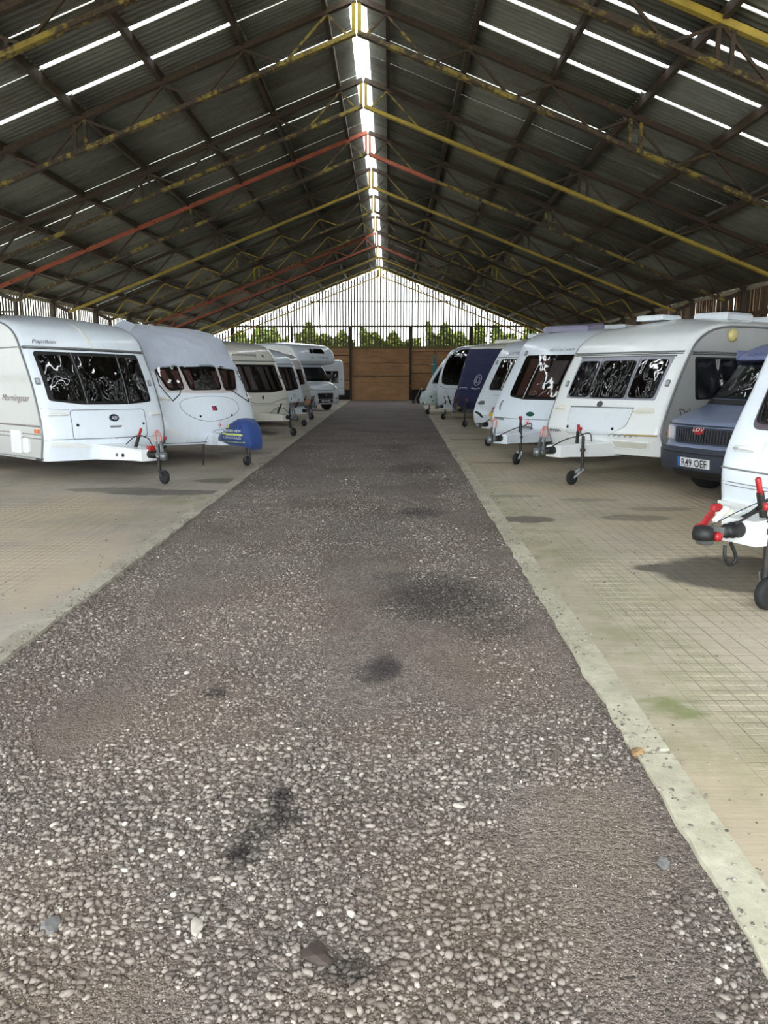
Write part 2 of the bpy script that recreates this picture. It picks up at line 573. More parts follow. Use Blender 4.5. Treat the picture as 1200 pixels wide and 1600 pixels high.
def stone_mat():
    t = NT('gravel_stone_grey')
    r = t.n('ShaderNodeNewGeometry').outputs['Random Per Island']
    c = t.ramp(r, [(0, lin(78, 71, 65)), (.3, lin(112, 103, 95)), (.65, lin(138, 129, 120)), (.95, lin(164, 154, 144)), (.985, lin(196, 187, 176)), (1, lin(216, 208, 196))])
    c = t.mix(t.math('MULTIPLY', t.noise(60, 4, .6), .25), c, lin(70, 60, 54))
    c = t.mix(t.math('MULTIPLY', t.smooth(t.noise(.7, 5, .65), .45, .65), .4), c, lin(100, 86, 76))
    c = t.mix(t.math('MULTIPLY', stain_mask(t, OIL, .55, .5, 4), .72), c, lin(32, 28, 27))
    c = t.mix(t.math('MULTIPLY', stain_mask(t, DIRT, .6, .5), .22), c, lin(146, 130, 114))
    c = t.mix(t.math('MULTIPLY', stain_mask(t, SPOT, .5, .08, 9), .82), c, lin(34, 29, 27))
    t.base(c); t.rough(.85)
    t.bump(t.noise(120, 3), .3, .004)
    return t.m


STONE = stone_mat()
GRAVEL = gravel_base_mat()


def nz(x, y):
    return .5 + .25 * (np.sin(1.7 * x + 2.3 * y + 1.1) * np.sin(2.9 * x - 1.3 * y) + np.sin(.83 * y - 1.9 * x + .4) * np.cos(3.7 * x + .5 * y)) + .15 * np.sin(5.1 * x + 4.3 * y) * np.sin(3.3 * y - 6.1 * x)


# gravel bed of the track
def grid_mesh(name, xs_fn, ys, zf, mat):
    vv = []; ff = []
    nx = None
    for y in ys:
        row = xs_fn(y)
        nx = len(row)
        for x in row: vv.append((x, y, zf(x, y)))
    for j in range(len(ys) - 1):
        for i in range(nx - 1):
            a = j * nx + i
            ff.append((a, a + 1, a + nx + 1, a + nx))
    return make_obj(name, vv, ff, mat)

ys = list(np.arange(-9, 1, .5)) + list(np.arange(1, 9, .12)) + list(np.arange(9, 51.4, .8))
track = grid_mesh('gravel_floor', lambda y: list(np.linspace(el(y) - .02, er(y) + .02, 28)), ys,
                  lambda x, y: -.018 + .022 * (float(nz(x * 1.3, y * 1.1)) - .5) * (1 if y < 12 else .6), GRAVEL)
tag(track, 'dark gravel track running down the middle of the shed', kind='structure')


def pad(name, sgn, edge, gstart, outer, mat):
    mb_v = []; mb_f = []
    def quad(a, b, c, d):
        n = len(mb_v); mb_v.extend([a, b, c, d]); mb_f.append((n, n + 1, n + 2, n + 3) if sgn > 0 else (n + 3, n + 2, n + 1, n))
    gy0, gy1, gx1 = 1.0, 13.0, gstart + sgn * 5.0
    # plain band beside the track
    yy = list(np.linspace(gy0, gy1, 25))
    for a, b in zip(yy[:-1], yy[1:]):
        quad((edge(a) + sgn * .15, a, 0), (gstart, a, 0), (gstart, b, 0), (edge(b) + sgn * .15, b, 0))
    for a, b in ((Y0, gy0), (gy1, 30), (30, Y1)):
        quad((edge(a) + sgn * .15, a, 0), (outer, a, 0), (outer, b, 0), (edge(b) + sgn * .15, b, 0))
    quad((gx1, gy0, 0), (outer, gy0, 0), (outer, gy1, 0), (gx1, gy1, 0))
    # pressed grid as real grooves
    def cols(a, b):
        k0 = math.ceil(a / .125 - .5); out = [a]
        k = k0
        while (k + .5) * .125 < b - .01:
            c = (k + .5) * .125
            for d in (-.008, 0, .008):
                if a + .001 < c + d < b - .001: out.append(c + d)
            k += 1
        out.append(b)
        return np.array(out)
    lo, hi = min(gstart, gx1), max(gstart, gx1)
    xs = cols(lo, hi); yv = cols(gy0, gy1)
    XX, YY = np.meshgrid(xs, yv)
    def isg(v):
        fr = np.abs(((v / .125) % 1.0) - .5)
        return fr < .02
    dep = np.clip((nz(XX * .8, YY * .6) - .28) * 2.2, 0, 1) * np.clip((np.abs(XX) - abs(gstart)) / .3, 0, 1) * .0045
    ZZ = np.where(isg(XX) | isg(YY), -dep, 0.0)
    ZZ[0, :] = 0; ZZ[-1, :] = 0; ZZ[:, 0] = 0; ZZ[:, -1] = 0
    n0 = len(mb_v); nx = len(xs)
    mb_v.extend(zip(XX.ravel().tolist(), YY.ravel().tolist(), ZZ.ravel().tolist()))
    for j in range(len(yv) - 1):
        b0 = n0 + j * nx
        mb_f.extend((b0 + i, b0 + i + 1, b0 + i + 1 + nx, b0 + i + nx) for i in range(nx - 1))
    return make_obj(name, mb_v, mb_f, mat)

pr = pad('concrete_floor', 1, er, 1.43, 10.6, CONC_R)
tag(pr, 'sandy grooved concrete floor on the right of the gravel track', kind='structure')
pl = pad('concrete_floor', -1, el, -2.7, -11.8, CONC_L)
tag(pl, 'grey grooved concrete floor on the left of the gravel track', kind='structure')

# pale margin strips along the track (slightly proud of the slab)
def margin(name, sgn, edge, segs, mat):
    root = empty(name)
    tag(root, kind='structure')
    for a, b, notch in segs:
        n = max(2, int((b - a) / (.10 if a < 12 else .6))); yy = np.linspace(a, b, n + 1)
        vv = []; ff = []
        for i, y in enumerate(yy):
            wob = .004 * math.sin(9.1 * y) + .004 * math.sin(23 * y + 1) + .010 * (float(nz(y * 2.1, y * 1.3)) - .5) + random.uniform(-.005, .005)
            e = edge(y) + sgn * wob
            if notch and i == n: e += sgn * .07
            for q in ((e, -.05), (e, .006), (edge(y) + sgn * .155, .006), (edge(y) + sgn * .155, -.03)):
                vv.append((q[0], y, q[1]))
        for i in range(n):
            for k in range(3):
                a0 = i * 4 + k
                f = (a0, a0 + 1, a0 + 5, a0 + 4)
                ff.append(f[::-1] if sgn > 0 else f)
        ff.append((0, 1, 2, 3)); ff.append((n * 4 + 3, n * 4 + 2, n * 4 + 1, n * 4))
        make_obj('margin_slab', vv, ff, mat, root)
    return root
margin('trim_1', 1, er, [(-9, 3.06, False), (3.10, 12.0, False), (12.02, 24, False), (24.02, 36, False), (36.02, 51.2, False)], MARGIN)
margin('trim_2', -1, el, [(-9, 12.0, False), (12.02, 24, False), (24.02, 36, False), (36.02, 51.2, False)], MARGIN_L)

out = make_obj('ground', [(-90, -60, -.08), (90, -60, -.08), (90, 120, -.08), (-90, 120, -.08)], [(0, 1, 2, 3)],
               plain('outside_hardcore', lin(186, 182, 168), .9, 0, .2, .8))
tag(out, 'yard outside the shed', kind='structure')

# loose stones of the track: one mass of real stones
def ico():
    t = (1 + 5 ** .5) / 2
    v = np.array([(-1, t, 0), (1, t, 0), (-1, -t, 0), (1, -t, 0), (0, -1, t), (0, 1, t), (0, -1, -t), (0, 1, -t), (t, 0, -1), (t, 0, 1), (-t, 0, -1), (-t, 0, 1)], float)
    v /= np.linalg.norm(v[0])
    f = np.array([(0, 11, 5), (0, 5, 1), (0, 1, 7), (0, 7, 10), (0, 10, 11), (1, 5, 9), (5, 11, 4), (11, 10, 2), (10, 7, 6), (7, 1, 8), (3, 9, 4), (3, 4, 2), (3, 2, 6), (3, 6, 8), (3, 8, 9), (4, 9, 5), (2, 4, 11), (6, 2, 10), (8, 6, 7), (9, 8, 1)])
    return v, f
ICO_V, ICO_F = ico()


def stones_mesh(name, P, rad, mat, flat=.62):
    n = len(P)
    jit = rng.uniform(.58, 1.28, (n, 12, 1))
    sc = np.stack([rng.uniform(.8, 1.35, n), rng.uniform(.65, 1.0, n), rng.uniform(flat * .7, flat * 1.25, n)], 1) * rad[:, None]
    V = ICO_V[None] * jit * sc[:, None, :]
    a = rng.uniform(0, 2 * np.pi, n); b = rng.normal(0, .3, n)
    cb, sb = np.cos(b)[:, None], np.sin(b)[:, None]
    y, z = V[:, :, 1].copy(), V[:, :, 2].copy()
    V[:, :, 1] = y * cb - z * sb; V[:, :, 2] = y * sb + z * cb
    ca, sa = np.cos(a)[:, None], np.sin(a)[:, None]
    x, y = V[:, :, 0].copy(), V[:, :, 1].copy()
    V[:, :, 0] = x * ca - y * sa; V[:, :, 1] = x * sa + y * ca
    V += P[:, None, :]
    F = ICO_F[None] + (np.arange(n) * 12)[:, None, None]
    me = bpy.data.meshes.new(name)
    nv, nf = n * 12, n * 20
    me.vertices.add(nv); me.vertices.foreach_set('co', V.reshape(-1))
    me.loops.add(nf * 3); me.loops.foreach_set('vertex_index', F.reshape(-1).astype(np.int32))
    me.polygons.add(nf)
    me.polygons.foreach_set('loop_start', np.arange(0, nf * 3, 3, dtype=np.int32))
    me.materials.append(mat)
    me.update(calc_edges=True)
    return me

pts = []; rad = []
def scatter(n, y0, y1, r0, r1, pw=2.0, spill=0.03):
    y = rng.uniform(y0, y1, n)
    e0, e1 = el(y), er(y)
    x = e0 - spill + rng.uniform(0, 1, n) * (e1 - e0 + 2 * spill)
    r = r0 + (r1 - r0) * rng.uniform(0, 1, n) ** pw
    m = nz(x * .9 + 3, y * .8)
    keep = (m > .36) | (r < r0 + (r1 - r0) * .25)
    x, y, r, m = x[keep], y[keep], r[keep], m[keep]
    r = r * (0.7 + .6 * np.clip(m, 0, 1))
    z = -.018 + .022 * (nz(x * 1.3, y * 1.1) - .5) + r * .22
    pts.append(np.stack([x, y, z], 1)); rad.append(r)
scatter(64000, 1.4, 3.2, .0028, .0155, 4.2)
scatter(40000, 3.2, 6.0, .004, .0135, 3.6)
scatter(20000, 6.0, 11.0, .006, .014, 3.0)
scatter(5000, 11.0, 22.0, .010, .016, 2.0, 0)
# crumbs thrown onto the concrete
for sgn, ed, n in ((1, er, 1500), (-1, el, 1500)):
    y = rng.uniform(1.5, 16, n)
    d = rng.exponential(.075, n)
    clump = nz(y * 2.1, y * 1.7) > .45
    y, d = y[clump], d[clump]
    x = ed(y) + sgn * d
    r = rng.uniform(.004, .010, len(y))
    pts.append(np.stack([x, y, r * .3 + .005], 1)); rad.append(r)
n = 260
x = np.where(rng.uniform(0, 1, n) < .6, rng.uniform(1.3, 2.3, n), rng.uniform(-3.4, -2.5, n)); y = rng.uniform(2.2, 10, n)
r = rng.uniform(.003, .009, n)
pts.append(np.stack([x, y, r * .3], 1)); rad.append(r)
gs = link_mesh('gravel', stones_mesh('gravel', np.concatenate(pts), np.concatenate(rad), STONE))
tag(gs, 'loose grey gravel chippings covering the track', 'gravel', kind='stuff')

# a few stones that stand out
def rock(name, label, x, y, rr, mat, flat=.7, seed=1, cat='stone', z=None):
    rr_ = np.random.default_rng(seed)
    import bmesh
    bm = bmesh.new(); bmesh.ops.create_icosphere(bm, subdivisions=2, radius=1.0)
    for v in bm.verts:
        k = 1 + .22 * math.sin(3.1 * v.co.x + seed) * math.cos(2.7 * v.co.y - seed) + rr_.uniform(-.13, .13)
        v.co = Vector((v.co.x * rr[0] * k, v.co.y * rr[1] * k, v.co.z * rr[1] * flat * k))
    me = bpy.data.meshes.new(name); bm.to_mesh(me); bm.free(); me.materials.append(mat)
    o = link_mesh(name, me, None, (x, y, (rr[1] * flat * .25 - .014) if z is None else z), (0, 0, seed))
    tag(o, label, cat)
    return o
TAR = plain('tar_clod', lin(66, 55, 49), .8, 0, .35, 30)
PALE = plain('pale_stone', lin(176, 168, 156), .8, 0, .2, 30)
OCHRE = plain('ochre_stone', lin(140, 112, 76), .85, 0, .3, 30)
GREYST = plain('grey_stone', lin(112, 110, 108), .85, 0, .25, 30)
rock('tar_clod', 'dark brown tarry clod lying in the nearest gravel', -.2, 1.91, (.048, .034), TAR, .55, 12, 'clod')
rock('stone', 'long white stone in the gravel right of the middle', .27, 2.68, (.026, .015), PALE, .6, 3)
rock('stone', 'small white stone in the middle of the gravel, furthest of the pale ones', -.17, 2.87, (.015, .012), PALE, .7, 4)
rock('stone', 'flat pale cream stone sunk in the gravel at the left', -.57, 2.03, (.04, .018), PALE, .4, 5)
rock('stone', 'ochre stone wedged in the chipped gap of the right margin strip', 1.07, 3.075, (.03, .025), OCHRE, .9, 6, z=.0)
rock('stone', 'smooth grey pebble beside the right margin strip', .92, 2.33, (.026, .022), GREYST, .7, 7)
rock('stone', 'angular grey stone at the far left of the near gravel', -1.0, 2.02, (.04, .03), GREYST, .6, 8)

# ------------------------------------------------------------------ shed: roof
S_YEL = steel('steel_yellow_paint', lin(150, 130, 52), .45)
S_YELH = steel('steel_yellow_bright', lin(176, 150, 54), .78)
S_RUST_SHADED = steel('steel_rusted_shaded', lin(120, 102, 52), .22)  # rust, with the shade on top chords and struts put into the colour
S_RED = steel('steel_red_oxide', lin(186, 98, 70), .75)
S_DARK = steel('steel_dark', lin(62, 54, 40), .4)
PURL = timber('purlin_timber', lin(44, 35, 26), lin(82, 66, 46), 'z', 9)


def sheet_mat():
    t = NT('fibre_cement_sheet')
    oi = t.n('ShaderNodeObjectInfo')
    mp = t.n('ShaderNodeMapping'); t.set(mp.inputs[0], t.pos()); mp.inputs['Scale'].default_value = (.35, 2.5, .35)
    f = t.noise(1.5, 7, .65, vec=mp.outputs[0])
    g = t.noise(7, 5, .7)
    k = t.math('ADD', t.math('ADD', t.math('MULTIPLY', f, .6), t.math('MULTIPLY', g, .25)), t.math('MULTIPLY', oi.outputs['Random'], .22))
    c = t.ramp(k, [(.32, lin(78, 76, 66)), (.55, lin(114, 114, 103)), (.78, lin(138, 140, 130))])
    c = t.mix(t.math('MULTIPLY', t.smooth(t.noise(.8, 6, .7), .56, .7), .5), c, lin(104, 82, 62))
    t.base(c); t.rough(.85); t.bump(g, .25, .01)
    return t.m
SHEET = sheet_mat()
PITCHW = 1.165
ROOFZ = 8.60


def sheet_mesh(width, d0, d1):
    """big-six corrugated sheet; local y along the shed, d = distance from ridge"""
    n = max(8, int(round(width / .146 * 6)))
    top = []; bot = []
    ys_ = np.linspace(0, width, n + 1)
    vv = []
    for zo in (0, .012):
        for d in (d0, d1):
            for y in ys_:
                vv.append((d, y, -SLOPE * d - .027 * math.cos(2 * math.pi * y / .146) + zo))
    m = n + 1; ff = []
    for i in range(n):
        ff.append((i, i + m, i + 1 + m, i + 1))
        ff.append((2 * m + i, 2 * m + i + 1, 3 * m + i + 1, 3 * m + i))
        ff.append((i, i + 1, 2 * m + i + 1, 2 * m + i)); ff.append((m + i, 3 * m + i, 3 * m + i + 1, m + i + 1))
    ff.append((0, 2 * m, 3 * m, m)); ff.append((n, m + n, 3 * m + n, 2 * m + n))
    return make_mesh('roof_sheet', vv, ff, SHEET, True)

PUR = [.58, 2.12, 3.66, 5.20, 6.74, 8.28, 9.82, 10.95]
BANDS = [(.17, 2.17), (2.07, 5.25), (5.15, 8.33), (8.23, 11.35)]
_sm = {}
ROW0 = 12.55 - PITCHW * 15      # slit rows sit at 12.55 + k * 1.165
gaps = {}
def gap_for(side, band, k):
    y = ROW0 + PITCHW * k
    n = round((y - 12.55) / PITCHW)
    if side < 0:
        tab = {0: (0, .055, 0, 0), 1: (0, .06, .05, 0), 2: (.045, .06, .06, 0), 3: (.045, .025, 0, 0), 4: (0, 0, 0, 0), 5: (.004, .004, .003, 0), 6: (.022,) * 4, 7: (.012,) * 4, 8: (.016,) * 4, 9: (.003, .005, 0, 0)}
    else:
        tab = {-1: (0, .045, .06, .03), 0: (0, .055, .06, .05), 1: (0, .055, .05, 0), 2: (0, .06, .012, 0), 3: (.012, .025, .015, .01), 4: (.012, .01, .004, 0), 5: (.006, .005, 0, .005), 6: (0, .004, .006, .005), 7: (.005, .003, 0, .003)}
    if n in tab: return tab[n][band]
    if n < 0: return random.choice([0, .05, .08, .03])
    return random.choice([0, 0, .002, .004])

_row = {}
def tilt_for(side, band, k):
    n = round((ROW0 + PITCHW * k - 12.55) / PITCHW)
    if n <= 9:
        gg = gap_for(side, band, k + 1)
        return .007 + .25 * gg if (gg > 0 and n >= 2) else 0.0
    if (side, k) not in _row: _row[side, k] = random.choice([0, .004, .008, .011, .015])
    return max(0, _row[side, k] + random.choice([-.005, 0, 0, .003]))

ceil_of = {}
for side, nm in ((-1, 'ceiling_left'), (1, 'ceiling_right')):
    root = empty(nm, (RIDGE_X, 0, ROOFZ))
    tag(root, kind='structure')
    ceil_of[side] = root
    for k in range(0, 60):
        y = ROW0 + PITCHW * k
        if y > Y1 + .3: break
        for b, (d0, d1) in enumerate(BANDS):
            g = gap_for(side, b, k)
            key = (round(g, 3), b)
            if key not in _sm: _sm[key] = sheet_mesh(PITCHW - g if g > 0 else PITCHW + .02, d0, d1)
            o = link_mesh('roof_sheet', _sm[key], root)
            o.location = (0, y + g, .010 * (b % 2 == 0))
            lift = tilt_for(side, b, k)
            o.rotation_euler = (lift / PITCHW, 0, 0)
            if side < 0: o.scale = (-1, 1, 1)
    for d in PUR:
        x = side * d; z = -SLOPE * d - .11
        MB().box((x, (Y1 + ROW0) / 2, z), (.085, Y1 - ROW0, .15)).build('purlin', PURL, root)

# trusses
TR_Y = [15.52 + 3.93 * k for k in range(-3, 10)]
TOPZ, BOTZ = 8.40, 7.83     # apex heights of the two chords
_tm = {}
def tmesh(key, fn, mat):
    k = (key, mat.name)
    if k not in _tm: _tm[k] = fn().mesh(key.split('|')[0], mat)
    return _tm[k]

def truss(i, y, label):
    root = empty('roof_truss', (RIDGE_X, y, 0))
    tag(root, label, 'roof truss', 'lattice steel roof trusses')
    red = i == 5; red2 = False
    for s in (-1, 1):
        red2 = i == 9 and s < 0
        mt = S_RED if (red and s < 0) or red2 else (S_YELH if i == 2 and s > 0 else S_RUST_SHADED)  # most top chords coloured dark for the shade under the roof
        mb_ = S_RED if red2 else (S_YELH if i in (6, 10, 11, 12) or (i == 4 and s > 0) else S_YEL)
        mw = S_RED if red2 else (S_YELH if i in (7, 8, 11) else S_RUST_SHADED)
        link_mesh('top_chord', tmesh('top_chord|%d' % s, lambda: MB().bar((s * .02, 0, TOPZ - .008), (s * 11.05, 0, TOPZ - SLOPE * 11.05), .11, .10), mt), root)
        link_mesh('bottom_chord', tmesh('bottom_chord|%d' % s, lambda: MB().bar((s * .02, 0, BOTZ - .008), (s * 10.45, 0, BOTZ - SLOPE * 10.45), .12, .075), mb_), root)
        T = lambda d: (s * d, 0, TOPZ - SLOPE * d - .05)
        Bm = lambda d: (s * d, 0, BOTZ - SLOPE * d + .04)
        nodes = [.58, 2.12, 3.66, 5.20, 6.74, 8.28, 9.82]
        bots = [.12, 1.35, 2.89, 4.43, 5.97, 7.51, 9.05, 10.40]
        for j, d in enumerate(nodes):
            for e, off in ((bots[j], .07), (bots[j + 1], -.07)):
                nm = 'web_strut|%d_%d_%.2f' % (s, j, e)
                link_mesh('web_strut', tmesh(nm, lambda: MB().bar(T(d + (off * .5 if e > d else -abs(off) * .5)), Bm(e + off), .042, .042), S_YEL if j == 0 and not red2 else mw), root)  # struts at the ridge coloured yellow as if lit by its gap, others dark
        for d in (5.14, 5.34):
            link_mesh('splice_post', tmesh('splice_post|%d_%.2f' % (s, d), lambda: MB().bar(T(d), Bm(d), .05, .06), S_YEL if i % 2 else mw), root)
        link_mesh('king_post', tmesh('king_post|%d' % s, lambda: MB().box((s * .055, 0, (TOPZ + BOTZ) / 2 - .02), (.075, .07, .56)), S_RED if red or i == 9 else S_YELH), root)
        if s > 0 and i in (5, 9): link_mesh('painted_splice', tmesh('painted_splice', lambda: MB().bar((.05, 0, BOTZ - .03), (1.9, 0, BOTZ - .012 - SLOPE * 1.9), .135, .09), S_RED), root)
        link_mesh('haunch', tmesh('haunch|%d' % s, lambda: MB().bar((s * 10.42, 0, BOTZ - SLOPE * 10.45), (s * 11.05, 0, TOPZ - SLOPE * 11.05 - .05), .10, .12), S_DARK), root)
        link_mesh('column', tmesh('column|%d' % s, lambda: MB().box((s * 11.02, 0, 2.02), (.13, .16, 4.04)), S_DARK), root)
        link_mesh('inner_leg', tmesh('inner_leg|%d' % s, lambda: MB().box((s * 10.45, 0, 1.86), (.10, .12, 3.72)), S_DARK), root)
        link_mesh('tie', tmesh('tie|%d' % s, lambda: MB().box((s * 10.73, 0, 3.45), (.56, .05, .06)), S_DARK), root)
    return root

ORD = ['nearest', 'second', 'third', 'fourth', 'fifth', 'sixth', 'seventh', 'eighth', 'ninth', 'tenth', 'eleventh', 'twelfth', 'last']
for i, y in enumerate(TR_Y):
    if i < 2: continue
    k = i - 2
    nm = ['nearest', 'second', 'third', 'fourth', 'fifth', 'sixth', 'seventh', 'eighth', 'ninth', 'tenth', 'eleventh'][k]
    far = len(TR_Y) - 1 - i
    col = {5: 'red oxide and yellow', 9: 'red painted'}.get(i, 'yellow and rust')
    if far == 0: lb = 'yellow lattice roof truss right against the far slatted gable'
    elif i == 5: lb = 'roof truss with red oxide and yellow chords, fourth from the camera'
    elif i == 9: lb = 'red painted lattice roof truss near the far gable'
    elif far <= 4: lb = 'yellow and rust lattice roof truss, %s back from the far gable' % ['', 'one', 'two', 'three', 'four'][far]
    elif k == 0: lb = 'rusty yellow lattice roof truss nearest the camera, running off the top corners'
    else: lb = '%s lattice roof truss, %s from the camera' % (col, nm)
    truss(i, y, lb)

# ------------------------------------------------------------------ shed: walls
SLAT_D = timber('slat_timber_grey', lin(70, 60, 46), lin(122, 106, 82), 'z', 12, moss=lin(84, 84, 58))
BOARD_B = timber('board_brown', lin(72, 54, 38), lin(130, 102, 74), 'z', 12)
PANEL_W = timber('far_wall_boards', lin(150, 110, 78), lin(206, 162, 118), 'x', 7)
PANEL_M = timber('mossy_board', lin(96, 86, 54), lin(140, 124, 84), 'x', 8, moss=lin(106, 112, 60))
PLINTH = plain('dark_plinth', lin(44, 40, 37), .9, 0, .3, 2)

wb = empty('wall_back', (0, Y1, 0))
tag(wb, 'far gable wall of timber boards below and open slats above', kind='structure')
def roof_under(x): return ROOFZ - .16 - SLOPE * abs(x - RIDGE_X)
# slats (each its own piece), with open gaps
xs = np.arange(RIDGE_X - 10.8, RIDGE_X + 10.8, .187)
for x in xs:
    top = roof_under(x) - .05 - random.uniform(0, .10)
    if top < 3.7: continue
    w = random.uniform(.088, .106)
    tilt = random.uniform(-.004, .004)
    MB().add([(x - w / 2, -.012, 3.42), (x + w / 2, -.012, 3.42), (x + w / 2, .012, 3.42), (x - w / 2, .012, 3.42),
              (x - w / 2 + tilt * 4, -.012, top), (x + w / 2 + tilt * 4, -.012, top), (x + w / 2 + tilt * 4, .012, top), (x - w / 2 + tilt * 4, .012, top)],
             [(0, 3, 2, 1), (4, 5, 6, 7), (0, 1, 5, 4), (1, 2, 6, 5), (2, 3, 7, 6), (3, 0, 4, 7)]).build('slat', SLAT_D, wb)
MB().box((RIDGE_X, -.06, 4.70), (19.5, .07, .13)).build('rail', SLAT_D, wb)
MB().box((RIDGE_X, -.06, 6.25), (9.0, .05, .09)).build('rail', SLAT_D, wb)
POSTS = [-10.2, -6.33, -2.52, 1.39, 5.27, 9.15]
for px in POSTS:
    MB().box((px, -.10, 2.35), (.16, .16, 4.7)).build('wall_post', S_DARK if abs(px) > 3 else S_RUST_SHADED, wb)
edges = [-11.6] + POSTS + [10.4]
bays = {2: [(.65, 1.24), (1.28, 2.31), (2.36, 2.83), (2.88, 3.30)], 3: [(-.06, 1.50), (1.56, 2.36), (2.39, 3.30)], 4: [(.66, 1.69), (1.74, 2.24), (2.27, 3.10), (3.14, 3.30)]}
for b in range(len(edges) - 1):
    x0, x1 = edges[b] + .07, edges[b + 1] - .07
    for z0, z1 in bays.get(b, [(-.06, 1.1), (1.13, 2.2), (2.23, 3.30)]):
        MB().box(((x0 + x1) / 2, random.uniform(-.012, .012), (z0 + z1) / 2), (x1 - x0, .05, z1 - z0)).build('wall_board', PANEL_W, wb)
    MB().box(((x0 + x1) / 2, -.005, 3.385), (x1 - x0, .07, .14)).build('top_board', PANEL_M, wb)
    if b in (2, 4):
        MB().box(((x0 + x1) / 2, .01, .32), (x1 - x0, .06, .64)).build('plinth', PLINTH, wb)
MB().box((RIDGE_X, .06, 1.67), (22.2, .03, 3.5)).build('seam_light_block', PLINTH, wb)  # added dark sheet behind the boards, blocks sky light in the seams
PIPE = plain('weathered_batten', lin(176, 142, 100), .7, 0, .2, 5)
MB().box((-1.65, -.045, 1.43), (1.72, .05, .05)).build('batten', PIPE, wb)
MB().box((-1.75, -.04, 2.40), (1.25, .04, .06)).build('batten', PIPE, wb)
MB().box((-.78, -.045, 1.49), (.06, .05, .16)).build('batten', PIPE, wb)
MB().box((-.64, -.035, 2.4), (.03, .02, 1.7)).build('batten', PIPE, wb)

def side_wall(name, x, pitch, w, mat, label, yA, low=1.2):
    root = empty(name, (x, 0, 0))
    tag(root, label, kind='structure')
    inn = 1 if x < 0 else -1
    me = []
    for q in range(4):
        ww = w * (1 + .06 * (q - 1.5)); zt = 4.16 + .01 * q
        me.append(MB().box((0, 0, (zt + low) / 2), (.022, ww, zt - low)).mesh('slat', mat))
    y = yA
    while y < Y1:
        link_mesh('slat', random.choice(me), root, (random.uniform(-.006, .006), y, 0), (random.uniform(-.004, .004), 0, 0))
        y += pitch
    MB().box((0, (yA + Y1) / 2, low / 2), (.12, Y1 - yA, low + .04)).build('low_wall', plain('low_block_wall', lin(120, 112, 98), .9, 0, .2, 2), root)
    for z in (1.6, 3.35):
        MB().box((inn * .05, (yA + Y1) / 2, z), (.07, Y1 - yA, .14)).build('rail', mat, root)
    MB().box((inn * .02, (yA + Y1) / 2, 4.10), (.16, Y1 - yA, .10)).build('wall_plate', plain('pale_wall_plate', lin(176, 166, 140), .8, 0, .2, 3), root)
    return root
side_wall('wall_left', RIDGE_X - HALF - .13,  .187, .10, SLAT_D, 'slatted timber left side wall', -4.7, .3)
side_wall('wall_right', RIDGE_X + HALF + .13, .187, .162, BOARD_B, 'close boarded brown right side wall', -4.7, .3)

# greenery seen between the far slats
def leaf_mat(name, a, b):
    t = NT(name)
    r = t.n('ShaderNodeNewGeometry').outputs['Random Per Island']
    t.base(t.ramp(r, [(0, a), (1, b)])); t.rough(.7)
    t.b.inputs['Transmission Weight'].default_value = 0
    return t.m
LEAF = leaf_mat('hedge_leaf', lin(60, 84, 30), lin(158, 168, 84))
def bush(label, cx, cy, rx, rz, n, seed):
    g = np.random.default_rng(seed)
    root = empty('hedge_bush', (cx, cy, -.08)); tag(root, label, 'bush', 'hedge beyond the far wall')
    x = g.uniform(-rx, rx, n); y = g.uniform(-.6, .6, n)
    top = rz * (.90 + .10 * np.sin(2.1 * (x + cx) + seed) * np.sin(.9 * (x + cx)) + .05 * np.sin(5.3 * (x + cx)))
    z = .6 + (top - .6) * g.uniform(0, 1, n) ** .6
    a = g.uniform(0, 6.28, n); b = g.uniform(-1.1, 1.1, n); s = g.uniform(.10, .22, n)
    v = []; f = []
    for i in range(n):
        ux, uy, uz = math.cos(a[i]), math.sin(a[i]), 0
        wx, wy, wz = -math.sin(a[i]) * math.sin(b[i]), math.cos(a[i]) * math.sin(b[i]), math.cos(b[i])
        k = len(v)
        for p, q in ((-1, 0), (0, -.6), (1, 0), (0, .6)):
            v.append((x[i] + s[i] * (p * ux + q * wx), y[i] + s[i] * (p * uy + q * wy), max(.05, z[i] + s[i] * (p * uz + q * wz))))
        f.append((k, k + 1, k + 2, k + 3))
    make_obj('foliage', v, f, LEAF, root)
    mb = MB()
    for q in range(5):
        mb.tube([(g.uniform(-.3, .3), g.uniform(-.2, .2), 0), (g.uniform(-.5, .5) * rx, 0, rz * .4), (g.uniform(-.7, .7) * rx, 0, rz * .75)], [.07, .05, .02], 6)
    mb.build('stem', PURL, root)
bush('clipped green hedge seen through the slats left of the middle posts', -4.55, 55.2, 2.05, 5.10, 4600, 1)
bush('clipped green hedge seen through the slats in the middle bay', .05, 55.2, 2.05, 4.90, 4600, 2)
bush('clipped green hedge seen through the slats at the right post', 4.65, 55.2, 2.05, 5.35, 4600, 3)
bush('clipped green hedge seen through the slats far left of the gable', -9.15, 55.2, 2.05, 5.05, 4600, 4)
bush('clipped green hedge seen through the slats far right of the gable', 9.25, 55.2, 2.05, 5.25, 4600, 5)
